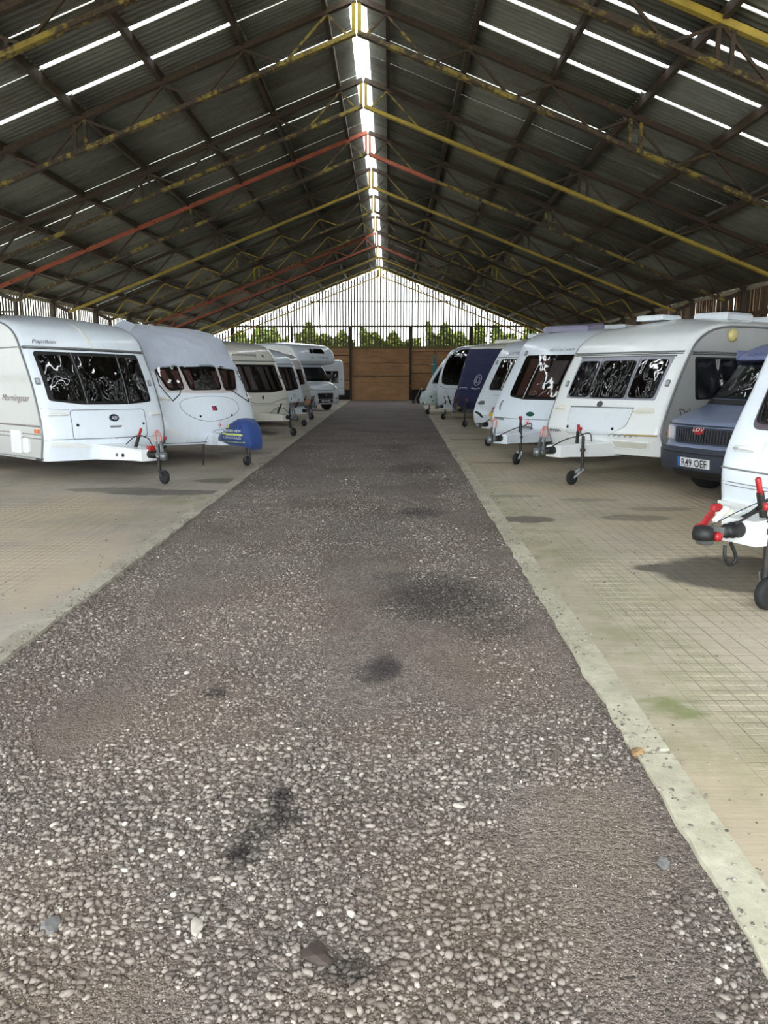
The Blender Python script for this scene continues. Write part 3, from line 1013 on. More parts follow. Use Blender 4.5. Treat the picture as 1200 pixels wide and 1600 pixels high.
# ------------------------------------------------------------------ vehicles
class Van:
    """body swept from a side profile; u forward, v sideways, z up, all local to the root"""
    def __init__(s, name, label, cat, c, phi, w, bow, prof, body_mat, side_mat=None, r=.07, crown=.09, roll=0.0, group=None, fade=(-.9, -1.9), bowp=2.2, roof_mat=None, bodyname='body'):
        s.root = empty(name, (c[0], c[1], 0), (R(roll), 0, R(phi)))
        tag(s.root, label, cat, group)
        s.w, s.bow, s.r, s.crown, s.fade, s.bowp = w, bow, r, crown, fade, bowp
        s.p = chaikin(prof)
        zz = []; uu = []
        for a in s.p:
            if zz and a[1] <= zz[-1] + 1e-4: break
            zz.append(a[1]); uu.append(a[0])
        s.zz, s.uu = zz, uu
        s.body(body_mat, side_mat or body_mat, bodyname)

    def inset(s, v):
        a = abs(v) - (s.w - s.r)
        if a <= 0: return 0.0
        a = min(a, s.r)
        return s.r - math.sqrt(max(0, s.r * s.r - a * a))

    def wf(s, u):
        a, b = s.fade
        return min(1.0, max(0.0, (u - b) / (a - b)))

    def F(s, v, z):
        u = float(np.interp(z, s.zz, s.uu))
        return Vector((u - s.bow * s.wf(u) * min(1.2, abs(v / s.w)) ** s.bowp - s.inset(v) * .9, v, z))

    def N(s, v, z):
        d = .01
        a = s.F(v + d, z) - s.F(v - d, z); b = s.F(v, z + d) - s.F(v, z - d)
        n = a.cross(b)
        return n.normalized() if n.length > 1e-9 else Vector((1, 0, 0))

    def S(s, side):
        """flat side wall: (u, z) -> point, side = +1 / -1"""
        return (lambda u, z: Vector((u, side * s.w, z))), (lambda u, z: Vector((0, side, 0)))

    def rings(s):
        P = s.p; n = len(P)
        nor = []
        for i in range(n):
            a = P[max(i - 1, 0)]; b = P[min(i + 1, n - 1)]
            du, dz = b[0] - a[0], b[1] - a[1]
            L = math.hypot(du, dz) or 1
            nor.append((dz / L, -du / L))
        return nor

    def pt(s, i, v, nor):
        u, z = s.p[i]
        f = s.wf(u)
        q = s.inset(v)
        x = u - s.bow * f * min(1.0, abs(v / s.w)) ** s.bowp - nor[i][0] * q
        zc = z - nor[i][1] * q + s.crown * (1 - f) * (1 - (v / s.w) ** 2) * (1 if z > 1.8 else 0)
        return (x, v, zc)

    def body(s, mat, side_mat, bodyname):
        nor = s.rings()
        w, r = s.w, s.r
        vs_ = [-w, -w + r * .12, -w + r * .45, -w + r] + list(np.linspace(-w + r, w - r, 21))[1:-1] + [w - r, w - r * .45, w - r * .12, w]
        n, m = len(s.p), len(vs_)
        vv = [s.pt(i, v, nor) for i in range(n) for v in vs_]
        ff = []
        for i in range(n - 1):
            for j in range(m - 1):
                a = i * m + j
                ff.append((a, a + 1, a + 1 + m, a + m))
        mb = MB(); mb.add(vv, ff, True)
        # floor pan
        mb.add([vv[0], vv[m - 1], vv[(n - 1) * m + m - 1], vv[(n - 1) * m]], [(0, 1, 2, 3)][::-1])
        bo = mb.build(bodyname, mat, s.root)
        s.bodyo = bo
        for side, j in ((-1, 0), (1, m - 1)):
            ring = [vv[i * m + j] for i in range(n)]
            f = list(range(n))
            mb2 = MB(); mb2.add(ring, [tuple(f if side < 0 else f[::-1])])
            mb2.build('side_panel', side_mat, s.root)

    # --- pieces that follow the front (or a flat side)
    def patch(s, name, outline, mat, off=.006, surf=None, parent=None, nr=4, back=-.004, domed=0.0):
        Fq, Nq = surf if surf else (s.F, s.N)
        if not surf and nr > 1:
            ext = max(max(p[0] for p in outline) - min(p[0] for p in outline), max(p[1] for p in outline) - min(p[1] for p in outline))
            nr = max(nr, int(ext / .14)) if ext > .4 else 2
            dn = []
            for (a0, b0), (a1, b1) in zip(outline, outline[1:] + outline[:1]):
                k = max(1, int(math.hypot(a1 - a0, b1 - b0) / .09))
                for q in range(k): dn.append((a0 + (a1 - a0) * q / k, b0 + (b1 - b0) * q / k))
            outline = dn
        cx = sum(p[0] for p in outline) / len(outline); cy = sum(p[1] for p in outline) / len(outline)
        n = len(outline); vv = []; ff = []
        def P_(a, b, o): return Fq(a, b) + Nq(a, b) * o
        vv += [P_(a, b, back) for a, b in outline]
        for k in range(nr):
            t = 1 - k / nr
            for a, b in outline:
                vv.append(P_(cx + (a - cx) * t, cy + (b - cy) * t, off + domed * (1 - t * t)))
        vv.append(P_(cx, cy, off + domed))
        for k in range(nr):
            for i in range(n):
                a = k * n + i; b = k * n + (i + 1) % n
                ff.append((a, b, b + n, a + n))
        for i in range(n):
            ff.append((nr * n + i, nr * n + (i + 1) % n, (nr + 1) * n))
        # orientation
        e = (vv[1] - vv[0]).cross(vv[n] - vv[0])
        area = sum(outline[i][0] * outline[(i + 1) % n][1] - outline[(i + 1) % n][0] * outline[i][1] for i in range(n))
        flip = area < 0
        if surf and s._flat_sign < 0: flip = not flip
        if flip: ff = [f[::-1] for f in ff]
        return make_obj(name, vv, ff, mat, parent or s.root, smooth=False)
    _flat_sign = 1

    def line(s, name, pts_, mat, wd=.006, off=.004, surf=None, parent=None, closed=False, n=6):
        Fq, Nq = surf if surf else (s.F, s.N)
        P = list(pts_)
        if closed: P = P + [P[0]]
        dense = []
        for a, b in zip(P[:-1], P[1:]):
            k = max(1, int(math.hypot(b[0] - a[0], b[1] - a[1]) / .12))
            for q in range(k): dense.append((a[0] + (b[0] - a[0]) * q / k, a[1] + (b[1] - a[1]) * q / k))
        dense.append(P[-1])
        mb = MB(); mb.tube([Fq(a, b) + Nq(a, b) * off for a, b in dense], wd, n)
        return mb.build(name, mat, parent or s.root)

    def text(s, body, v, z, h, mat, shear=0.0, off=.006, width=None, surf=None, name='lettering', parent=None, flip=1, bold=0.0, slope=0.0):
        vv, ff, W = text_geo(body, shear, bold)
        k = h / .72
        kx = width / W if width else k
        Fq, Nq = surf if surf else (s.F, s.N)
        pts_ = []
        for x, y in vv:
            a = v + flip * x * kx; b = z + y * k + slope * x * kx
            pts_.append(Fq(a, b) + Nq(a, b) * off)
        return make_obj(name, pts_, ff, mat, parent or s.root)

    def window(s, outline, gl, frame=None, fr_w=.03, rr=.05, inside=DARKIN, curtains=(), name='window', frame_off=.006, pane_off=.03):
        """frame + dark inside + curtains + pane, as one part with sub-parts"""
        o = rpoly(outline, rr)
        cx = sum(p[0] for p in outline) / len(outline); cy = sum(p[1] for p in outline) / len(outline)
        big = []
        for a, b in o:
            d = math.hypot(a - cx, b - cy) or 1
            big.append((a + (a - cx) / d * fr_w, b + (b - cy) / d * fr_w))
        fo = s.patch(name, big, frame or BLACK, frame_off)
        s.patch('dark_inside', o, inside, frame_off + .003, parent=fo)
        for c in curtains:
            poly, cm = c
            n = 10; vv = []; ff = []
            (a0, b0), (a1, b1), (a2, b2), (a3, b3) = poly      # top-left, top-right, bottom-right, bottom-left
            for i in range(n + 1):
                t = i / n
                for q in range(5):
                    w_ = q / 4
                    va = (a0 + (a1 - a0) * t) * (1 - w_) + (a3 + (a2 - a3) * t) * w_
                    zb = (b0 + (b1 - b0) * t) * (1 - w_) + (b3 + (b2 - b3) * t) * w_
                    vv.append(s.F(va, zb) + s.N(va, zb) * (frame_off + .011 + .006 * math.cos(i * math.pi)))
            for i in range(n):
                for q in range(4):
                    k = i * 5 + q; ff.append((k, k + 1, k + 6, k + 5))
            make_obj('curtain', vv, ff, cm, fo, True)
        s.patch('pane', o, gl, pane_off, parent=fo, back=frame_off)
        return fo

    def side_window(s, side, outline, gl=None, rr=.05):
        sf = s.S(side)
        s._flat_sign = side * -1
        o = rpoly(outline, rr)
        cx = sum(p[0] for p in outline) / len(outline); cy = sum(p[1] for p in outline) / len(outline)
        big = [(a + (.03 if a > cx else -.03), b + (.03 if b > cy else -.03)) for a, b in o]
        fo = s.patch('side_window', big, BLACK, .008, surf=sf)
        s.patch('pane', o, gl or G_DARK, .02, surf=sf, parent=fo, back=.008)
        s._flat_sign = 1
        return fo

    def rail_trim(s, mat=TRIMG, rad=.014, zmin=.3):
        nor = s.rings()
        for side in (-1, 1):
            pts_ = []
            for i in range(len(s.p)):
                x, v, z = s.pt(i, side * (s.w - s.r * .06), nor)
                pts_.append((x, side * (s.w + .004), z))
            MB().tube(pts_[::2], rad, 6).build('awning_rail', mat, s.root)

    def lock(s, v, z):
        s.patch('lock', ellipse(v, z, .022, .022, 12), BLACK, .012)

    def gas(s, v, z, k=.075, mat=STICKR):
        o = s.patch('gas_sticker', [(v, z - k), (v + k * .8, z), (v, z + k), (v - k * .8, z)], mat, .004, nr=1)
        s.patch('sticker_face', [(v, z - k * .84), (v + k * .67, z), (v, z + k * .84), (v - k * .67, z)], STICKW, .006, nr=1, parent=o)
        s.patch('flame_mark', [(v - .018, z - .025), (v + .018, z - .025), (v + .018, z + .025), (v - .018, z + .025)], mat, .008, nr=1, parent=o)

    def grab(s, v, z, wd=.11, mat=PLASTW, flip=1):
        o = s.patch('grab_handle', rpoly([(v - wd, z - .045), (v + wd, z - .03), (v + wd * .8, z + .05), (v - wd * .8, z + .05)], .03), mat, .012)
        a = s.F(v - wd * 1.05, z - .015) + s.N(v, z) * .02
        m = s.F(v, z - .02) + s.N(v, z) * .055
        b = s.F(v + wd * 1.05, z - .015) + s.N(v, z) * .02
        MB().tube([a, (a + m) / 2 + s.N(v, z) * .012, m, (b + m) / 2 + s.N(v, z) * .012, b], .016, 8).build('grip', mat, o)

    def marker(s, v, z, mat=PLASTG):
        o = s.patch('marker_light', rpoly([(v - .03, z - .045), (v + .03, z - .045), (v + .03, z + .045), (v - .03, z + .045)], .012), mat, .018)
        s.patch('lens', rpoly([(v - .018, z - .026), (v + .018, z - .026), (v + .018, z + .026), (v - .018, z + .026)], .008), LAMP, .024, parent=o)

    def road_wheels(s, u=-3.1, rr=.31):
        for side in (-1, 1):
            v0 = side * (s.w - .22)
            t = MB(); t.lathe([(rr * .55, -.09), (rr * .93, -.09), (rr, -.06), (rr, .06), (rr * .93, .09), (rr * .55, .09)], (u, v0, rr), (0, 1, 0), 24)
            o = t.build('wheel', TYRE, s.root)
            MB().lathe([(rr * .57, -.07), (rr * .3, -.085), (rr * .3, .085), (rr * .57, .07)], (u, v0, rr), (0, 1, 0), 16).build('wheel_hub', STEELG, o)

    def hitch(s, u0, hz, mat=PLASTW, L=1.35, jock=(.95, .16), jtop=None, wheel_r=.105, handle='grey', lever=True, dist=None, cover=True, wheel_off=(0, 0), wide=.34, levermat=None, stab=PINK, brake_lean=.18, ccov=None, brake_u=None):
        """tow frame: cover, coupling with stabiliser handle, hand brake, jockey wheel"""
        rt = s.root
        ju, jv = jock
        if cover:
            rings = []
            e = L - .42
            for u, hw, z0, z1 in ((u0 - .25, wide, hz - .12, hz + .10), (u0 + .1, wide * .92, hz - .12, hz + .10), (u0 + e * .45, .22, hz - .11, hz + .085), (u0 + e * .8, .155, hz - .10, hz + .075), (u0 + e, .14, hz - .10, hz + .07)):
                b = .025
                rings.append([(u, -hw, z0), (u, hw, z0), (u, hw, z1 - b), (u, hw - b, z1), (u, -hw + b, z1), (u, -hw, z1 - b)])
            o = MB().loft(rings).build('hitch_cover', mat, rt)
            for q in (-.05, .05):
                pass
        else:
            mb = MB()
            for sd in (-1, 1): mb.bar((u0 - .2, sd * .42, hz - .05), (u0 + L - .45, sd * .06, hz - .03), .05, .10)
            mb.build('draw_bar', STEELG, rt)
        e = u0 + L - .42
        MB().lathe([(.052, 0), (.060, .03), (.05, .06), (.058, .09), (.046, .12), (.052, .15), (.036, .17)], (e - .02, 0, hz), (1, 0, 0), 14).build('bellows', BLACK, rt)
        MB().lathe([(.032, 0), (.032, .17)], (e + .13, 0, hz), (1, 0, 0), 12).build('drawtube', STEELG, rt)
        hd = MB(); hd.lathe([(.02, -.07), (.055, -.06), (.062, 0), (.05, .05), (.02, .06)], (e + .34, 0, hz - .005), (0, 0, 1), 16)
        hd.bar((e + .2, 0, hz), (e + .34, 0, hz + .02), .075, .07)
        ho = hd.build('coupling_head', STEELG, rt)
        for sd in (-1, 1):
            MB().lathe([(.034, 0), (.03, .03), (.012, .035)], (e + .30, sd * .055, hz - .01), (0, sd, 0), 12).build('pad_cap', STEELG if stab is not RED else RED, ho)
        if lever:
            p0 = Vector((e + .26, 0, hz + .03)); d = Vector((-.06 if not ccov else .0, 0, 1)).normalized()
            for sd in (-1, 1):
                MB().bar(p0 + Vector((.02, sd * .05, -.03)), p0 + Vector((-.03, sd * .035, .17)), .022, .035).build('lever_arm', STEELG, ho)
            q = p0 + Vector((-.035, 0, .17))
            MB().tube([q + Vector((0, -.04, 0)), q + Vector((-.02, -.04, .10)), q + Vector((-.03, -.015, .145)), q + Vector((-.03, .015, .145)), q + Vector((-.02, .04, .10)), q + Vector((0, .04, 0))], .018, 8).build('stabiliser_grip', stab, ho)
        # hand brake
        b0 = Vector((u0 + L * .36 if brake_u is None else brake_u, .05, hz + .06)); b1 = b0 + Vector((brake_lean, 0, .30))
        hb = MB().bar(b0, b0.lerp(b1, .66), .03, .045).build('hand_brake', STEELD, rt)
        MB().tube([b0.lerp(b1, .6), b0.lerp(b1, .97), b1], [.019, .021, .014], 8).build('brake_grip', levermat or RED, hb)
        # jockey wheel
        pj = Vector((u0 + ju, jv, 0))
        jt = jtop or hz + .22
        jw = MB(); jw.tube([pj + Vector((0, 0, jt)), pj + Vector((0, 0, wheel_r + .10))], .024, 10)
        jw.tube([pj + Vector((0, 0, hz - .02)), pj + Vector((0, 0, hz + .02))], .04, 10)
        jo = jw.build('jockey_post', STEELD, rt)
        MB().tube([pj + Vector((0, 0, jt)), pj + Vector((.02, 0, jt + .02)), pj + Vector((.11, .04, jt + .05)), pj + Vector((.115, .04, jt + .11))], .010, 6).build('crank_handle', STEELD, jo)
        MB().lathe([(.018, 0), (.024, .02), (.02, .05)], pj + Vector((.115, .04, jt + .09)), (0, 0, 1), 8).build('crank_knob', RED, jo)
        wo = Vector((wheel_off[0], wheel_off[1], 0))
        wc = pj + Vector((0, 0, wheel_r)) + wo
        fk = MB()
        for sd in (-1, 1): fk.bar(pj + Vector((0, sd * .038, wheel_r + .14)), wc + Vector((0, sd * .04, 0)), .012, .03)
        fk.build('fork', STEELG, jo)
        ang = random.uniform(-.5, .5)
        MB().lathe([(wheel_r * .5, -.028), (wheel_r * .9, -.03), (wheel_r, -.016), (wheel_r, .016), (wheel_r * .9, .03), (wheel_r * .5, .028)], wc, (0, 1, 0), 20).build('jockey_wheel', TYRE, jo)
        MB().lathe([(wheel_r * .52, -.024), (wheel_r * .15, -.034), (wheel_r * .15, .034), (wheel_r * .52, .024)], wc, (0, 1, 0), 12).build('wheel_hub', STEELD, jo)
        # brake and electric cables
        a = Vector((u0 + .2, .08, hz + .10))
        MB().tube(chaikin([a, a + Vector((.15, .1, .16)), a + Vector((.45, .12, .10)), a + Vector((.62, .02, .06)), Vector((e + .1, .04, hz + .05))], 2), .008, 6).build('cable', BLACK, rt)
        return e

    def roof_light(s, u, v, lu, lv, mat, z=None, h=.07, tilt=0.0, name='roof_light'):
        zz = z if z is not None else max(p[1] for p in s.p) + s.crown * (1 - (v / s.w) ** 2)
        rings = []
        for k, dz in ((1.0, -.03), (1.0, h * .55), (.93, h * .9), (.7, h)):
            rings.append([(u - lu / 2 * k, v - lv / 2 * k, zz + dz + tilt * (lu / 2 * k)), (u + lu / 2 * k, v - lv / 2 * k, zz + dz - 0 * k), (u + lu / 2 * k, v + lv / 2 * k, zz + dz), (u - lu / 2 * k, v + lv / 2 * k, zz + dz + tilt * (lu / 2 * k))])
        return MB().loft(rings).build(name, mat, s.root)


def tail(u_rear, roof, z0):
    return [(u_rear + .9, roof - .02), (u_rear + .35, roof - .1), (u_rear + .1, roof - .4), (u_rear, roof - 1.0), (u_rear, z0)]

GV = 'touring caravans parked along the track'

# ---- L1: white caravan at the front left
L1 = Van('caravan', 'white caravan with black three-pane front window, nearest on the left', 'caravan', (-4.33, 11.88), -40, 1.02, .16,
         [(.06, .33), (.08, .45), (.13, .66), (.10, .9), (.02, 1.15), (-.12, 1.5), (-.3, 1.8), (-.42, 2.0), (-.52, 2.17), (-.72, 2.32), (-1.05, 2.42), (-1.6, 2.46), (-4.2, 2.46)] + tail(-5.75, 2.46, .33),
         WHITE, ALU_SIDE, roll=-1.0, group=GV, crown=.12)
v = L1
v.rail_trim(TRIMG, .016)
wo = v.patch('front_window', rpoly([(-.90, 1.93), (.80, 1.93), (.80, 1.19), (.35, 1.155), (-.40, 1.155), (-.88, 1.215)], .05), BLACK, .008)
for a, b, c, d in ((-.86, -.42, -.36, -.81), (-.34, .34, .30, -.32), (.40, .76, .76, .36)):
    v.patch('pane', rpoly([(a, 1.87), (b, 1.87), (c, 1.20), (d, 1.22 if abs(d) > .6 else 1.20)], .04), G_DARK, .024, parent=wo, back=.008)
v.line('window_joint', [(-.38, 1.92), (-.345, 1.16)], TRIMG, .006, .02, parent=wo)
v.line('window_joint', [(.37, 1.92), (.33, 1.16)], TRIMG, .006, .02, parent=wo)
v.line('roof_rail', [(-1.0, 1.995), (.95, 1.985)], TRIMG, .016, .006)
v.line('roof_rail', [(-1.0, 1.97), (.95, 1.96)], LINE, .008, .01)
v.patch('gas_locker_lid', rpoly([(-.62, 1.065), (.60, 1.065), (.60, .66), (-.62, .66)], .05), WHITE, .010)
v.line('locker_seam', rpoly([(-.63, 1.075), (.61, 1.075), (.61, .65), (-.63, .65)], .05), LINE, .004, .006, closed=True)
v.line('skirt_seam', [(-1.0, .652), (1.0, .645)], LINE, .004, .004)
v.line('front_seam', [(-1.0, 1.10), (-.63, 1.08)], TRIMG, .003, .004)
lg = v.patch('badge', ellipse(.03, .95, .085, .058), TRIMG, .014)
v.patch('badge_face', ellipse(.03, .95, .076, .05), NAVYB, .017, parent=lg)
v.text('ABI', .03, .945, .05, INKW, .2, .02, width=.10, parent=lg)
v.patch('locker_handle', rpoly([(-.05, .805), (.13, .805), (.15, .835), (-.07, .835)], .02), PLASTG, .015)
v.gas(.04, .715, .085, STICKR)
v.lock(-.55, .855); v.lock(.55, .85)
v.marker(-.955, 1.49); v.marker(.87, 1.48)
v.grab(-.80, 1.02, .13); v.grab(.82, 1.0, .10)
v.patch('step_recess', rpoly([(-.94, .545), (-.35, .52), (-.42, .56), (-.80, .62), (-.92, .60)], .03), PLASTW, .022)
v.text('Papillon', -.70, 2.075, .055, INKD, .35, .008, width=.33)
sf = v.S(-1); v._flat_sign = 1
v.text('Morningstar', -.86, 1.24, .10, INKB, .3, .006, width=.9, surf=sf)
for z in (.84, .72, .66):
    v.line('side_stripe', [(-.10, z), (-5.4, z)], plain('stripe_taupe', lin(120, 110, 108), .5, 0, 0), .014 if z == .84 else .007, .002, surf=sf)
v.patch('side_marker', rpoly([(-.30, .74), (-.17, .74), (-.17, .80), (-.30, .80)], .015), ORANGE, .02, surf=sf)
v.patch('service_flap', rpoly([(-1.05, .42), (-.72, .42), (-.72, .76), (-1.05, .76)], .03), PLASTW, .03, surf=sf)
v.patch('service_flap', rpoly([(-.66, .44), (-.48, .44), (-.48, .66), (-.66, .66)], .03), PLASTW, .03, surf=sf)
v.line('side_rail', [(-.10, .37), (-5.6, .37)], TRIMG, .012, .004, surf=sf)
v.line('side_rail', [(-.52, 1.99), (-5.5, 1.99)], TRIMG, .012, .004, surf=sf)
v.patch('steady_bracket', rpoly([(-.30, .345), (-.12, .345), (-.12, .375), (-.30, .375)], .01), BLACK, .02, surf=sf)
v.line('roof_moulding', [(.0, 2.0), (-.02, 2.15), (-.03, 2.3), (-.03, 2.4)], CREAM, .02, .0)
v.road_wheels(-3.0)
v.hitch(.12, .46, IVORY, 1.38, (.98, .13), jtop=.58, wheel_off=(-.02, .10), stab=PINK)
MB().box((1.08, .02, .50), (.09, .09, .16)).build('plug_holder', RED, v.root)
for a, m_ in ((.55, PLASTG), (.68, BLACK)):
    MB().lathe([(.028, 0), (.028, .012), (.014, .014)], (a, -.228 + .14 * (a - .45), .43), (.12, -1, 0), 12).build('cover_plug', m_, v.root)

# ---- L2: white caravan with a grey roof cover and blue hitch bag
L2 = Van('caravan', 'white caravan with a grey cloth over its roof and a blue hitch bag', 'caravan', (-3.3, 14.3), -40, 1.06, .18,
         [(.10, .36), (.16, .5), (.17, .8), (.08, 1.1), (-.1, 1.4), (-.3, 1.7), (-.47, 1.93), (-.66, 2.18), (-.86, 2.34), (-1.2, 2.43), (-1.8, 2.46), (-4.2, 2.46)] + tail(-5.75, 2.46, .36),
         WHITE, ALU_SIDE, roll=-.5, group=GV)
v = L2
v.patch('window_surround', rpoly([(-.92, 1.70), (-.5, 1.78), (.5, 1.78), (.90, 1.70), (.72, 1.29), (.3, 1.27), (-.35, 1.27), (-.86, 1.29)], .07), TAUPE, .006)
for pl_ in ([(-.89, 1.70), (-.47, 1.77), (-.50, 1.345), (-.80, 1.325)], [(-.41, 1.77), (.37, 1.77), (.30, 1.335), (-.385, 1.33)], [(.46, 1.77), (.87, 1.69), (.68, 1.335), (.38, 1.325)]):
    v.window(pl_, G_MID, BLACK, .015, .07, curtains=[([(pl_[0][0] + .02, 1.68), (pl_[0][0] + .16, 1.68), (pl_[3][0] + .10, 1.36), (pl_[3][0] + .02, 1.36)], CURT_BROWN), ([(pl_[1][0] - .16, 1.66), (pl_[1][0] - .03, 1.66), (pl_[2][0] - .03, 1.36), (pl_[2][0] - .10, 1.36)], CURT_BROWN)], frame_off=.01)
lid = [(-.69, 1.09), (-.58, 1.17), (-.2, 1.215), (.25, 1.21), (.52, 1.15), (.60, 1.05), (.58, .94), (.35, .83), (.0, .765), (-.3, .775), (-.56, .87), (-.68, .99)]
v.patch('gas_locker_lid', chaikin(lid + [lid[0]], 1)[:-1], WHITE, .007)
v.line('locker_seam', chaikin(lid + [lid[0]], 1), LINE, .004, .006)
lb = v.patch('badge', rpoly([(-.055, .955), (.045, .955), (.035, 1.035), (-.065, 1.035)], .01), NAVYB, .016)
v.patch('badge_face', rpoly([(-.045, .965), (.0, .965), (-.01, 1.025), (-.055, 1.025)], .006), STICKR, .019, parent=lb)
v.gas(.07, .69, .06, plain('faded_pink_mark', lin(206, 110, 134), .5, 0, 0))
v.lock(-.34, .86); v.lock(.37, .86)
v.line('nose_arch', [(-.245, .37), (-.22, .46), (-.16, .54), (-.02, .60), (.12, .605), (.28, .55), (.34, .48), (.36, .37)], LINE, .004, .004)
v.line('skirt_seam', [(-1.0, .395), (1.0, .39)], LINE, .006, .004)
v.grab(-.95, 1.17, .12); v.grab(.95, 1.17, .08)
v.patch('step_recess', rpoly([(-.99, .585), (-.74, .565), (-.80, .635), (-.96, .655)], .02), PLASTW, .02)
v.road_wheels(-3.0)
v.hitch(.15, .46, WHITE, 1.10, (.78, .05), wheel_r=.085, lever=False, handle='none', wide=.2)
MB().tube([(.35, -.45, .38), (.33, -.46, .0)], .014, 8).build('steady_leg', STEELD, v.root)
# cloth over the roof
cv = []
nor = v.rings()
idx = [i for i in range(len(v.p)) if v.p[i][1] > 1.66 and not (v.p[i][0] < -5.4 and v.p[i][1] < 2.1)]
cols_ = np.linspace(-1.0, 1.0, 25)
rows = []
hem = lambda q: 1.655 + .085 * (1 - (abs(q) ** 2.4)) + .01 * math.sin(9 * q)
for i in idx:
    row = []
    for q in cols_:
        vq = q * v.w
        x, y_, z_ = v.pt(i, max(-v.w, min(v.w, vq)), nor)
        f = v.wf(v.p[i][0])
        wr = .010 * math.sin(11 * q + 3 * i * .5) + .012 * math.sin(5 * q - i * .7)
        n_ = Vector((nor[i][0], 0, nor[i][1]))
        out_ = .025 + wr
        sidek = max(0, abs(q) - .94) / .06
        row.append(Vector((x, y_, z_)) + n_ * out_ + Vector((0, math.copysign(.02 * sidek, q), 0)))
    rows.append(row)
first = []
for k, q in enumerate(cols_):
    hz_ = hem(q)
    p0 = v.F(q * v.w, hz_); first.append(p0 + v.N(q * v.w, hz_) * .03)
# keep only rows above the hem
vv = [p for p in first]; ff = []
for row in rows:
    vv += [p if p.z > first[k].z + .02 else first[k] + Vector((-.004, 0, .006)) for k, p in enumerate(row)]
m = len(cols_)
for i in range(len(rows)):
    for k in range(m - 1):
        a = i * m + k; ff.append((a, a + 1, a + 1 + m, a + m))
# side drops
base = len(vv)
for sgn, k in ((-1, 0), (1, m - 1)):
    b0 = len(vv)
    ring = [vv[i * m + k] for i in range(len(rows) + 1)]
    for p in ring: vv.append(Vector((p.x, p.y + sgn * .012, max(1.5, p.z - (.50 if p.x < -1.0 else max(.0, .55 * min(1, (first[k].x - p.x) / .6)))))))
    for i in range(len(rows)):
        a, b = i * m + k, (i + 1) * m + k
        f = (a, b, b0 + i + 1, b0 + i)
        ff.append(f if sgn > 0 else f[::-1])
RC = fabric('roof_cloth_grey', lin(192, 200, 214), .5)
rc = make_obj('roof_cloth', vv, ff, RC, None, True)
rc.location = L2.root.location; rc.rotation_euler = L2.root.rotation_euler
tag(rc, 'pale grey weather cloth tied over the roof of the second caravan on the left', 'cover')
def loc_line(name, pts_, r_, mat, root):
    return MB().tube(pts_, r_, 6).build(name, mat, root)
F2 = lambda a, b, o=.03: v.F(a, b) + v.N(a, b) * o
loc_line('tie_cord', [F2(-.90, 1.66), F2(-.93, 1.4), F2(-.80, 1.13)], .008, BLACK, rc)
loc_line('tie_cord', [F2(-.80, 1.13), F2(-.64, 1.24), F2(-.52, 1.42)], .008, BLACK, rc)
loc_line('tie_cord', [F2(.36, 1.40), F2(.60, 1.26), F2(.92, 1.08)], .008, BLACK, rc)
loc_line('tie_cord', [F2(.92, 1.66), F2(.97, 1.4), F2(.92, 1.08)], .008, BLACK, rc)
# crumpled tuck at the rear corner of the cloth
MB().loft([[(-1.3, -1.08, 2.36), (-1.0, -1.05, 2.30), (-1.1, -.8, 2.50), (-1.35, -.8, 2.52)], [(-1.5, -1.09, 2.40), (-1.28, -1.06, 2.52), (-1.35, -.9, 2.60), (-1.5, -.8, 2.56)], [(-1.75, -1.08, 2.36), (-1.6, -1.05, 2.42), (-1.6, -.9, 2.52), (-1.75, -.85, 2.50)]]).build('tuck', RC, rc)
# blue hitch bag
secs = [(.50, .25, .41, .56), (.62, .26, .39, .66), (.78, .26, .37, .79), (.95, .25, .36, .85), (1.08, .23, .34, .84), (1.17, .20, .31, .76), (1.23, .17, .29, .62), (1.27, .13, .28, .48)]
rings = []
for u, hw, z0, z1 in secs:
    rr_ = []
    for k in range(16):
        t = k / 16 * 2 * math.pi
        cx_, sx_ = math.cos(t), math.sin(t)
        zc = (z0 + z1) / 2; hh = (z1 - z0) / 2
        px = hw * math.copysign(abs(cx_) ** .40, cx_) * (1 - .34 * max(0, sx_))
        pz = zc + hh * math.copysign(abs(sx_) ** .40, sx_)
        wr = .006 * math.sin(5 * t + u * 20)
        rr_.append((u + wr, px + wr, pz - .02 * (sx_ < -.5) * math.sin(u * 9)))
    rings.append(rr_)
BLUEC = fabric('blue_bag_cloth', lin(32, 64, 126), .6)
bag = MB().loft(rings, True, True).build('hitch_bag', BLUEC)
bag.location = L2.root.location; bag.rotation_euler = (R(-.5), 0, R(-40))
tag(bag, 'bright blue printed bag over the tow hitch below the grey clothed caravan', 'hitch cover')
def bag_side(a, b):   # a along hitch (0 = middle), b up, on the -v flank
    u = .88 + a
    hw = float(np.interp(u, [q[0] for q in secs], [q[1] for q in secs]))
    z0 = float(np.interp(u, [q[0] for q in secs], [q[2] for q in secs])); z1 = float(np.interp(u, [q[0] for q in secs], [q[3] for q in secs]))
    t = (b - z0) / max(.05, (z1 - z0)) * 2 - 1
    t = max(-.98, min(.98, t))
    sx_ = math.copysign(abs(t) ** (1 / .40), t); cx_ = math.sqrt(max(0, 1 - sx_ * sx_))
    return Vector((u, -hw * cx_ ** .40 * (1 - .34 * max(0, sx_)), b))
BN = (bag_side, lambda a, b: Vector((0, -1, .35)).normalized())
for tx, b, h_, w_, mm in (('MALVERN VIEW', .625, .045, .44, INKW), ('CARAVAN SALES', .505, .045, .44, INKW), ('www.malvernview.co.uk', .435, .032, .60, plain('print_lime', lin(206, 214, 120), .5, 0, 0))):
    o = v.text(tx, 0.02, b, h_, mm, 0, .014, width=w_, surf=BN); o.parent = bag
v._flat_sign = 1
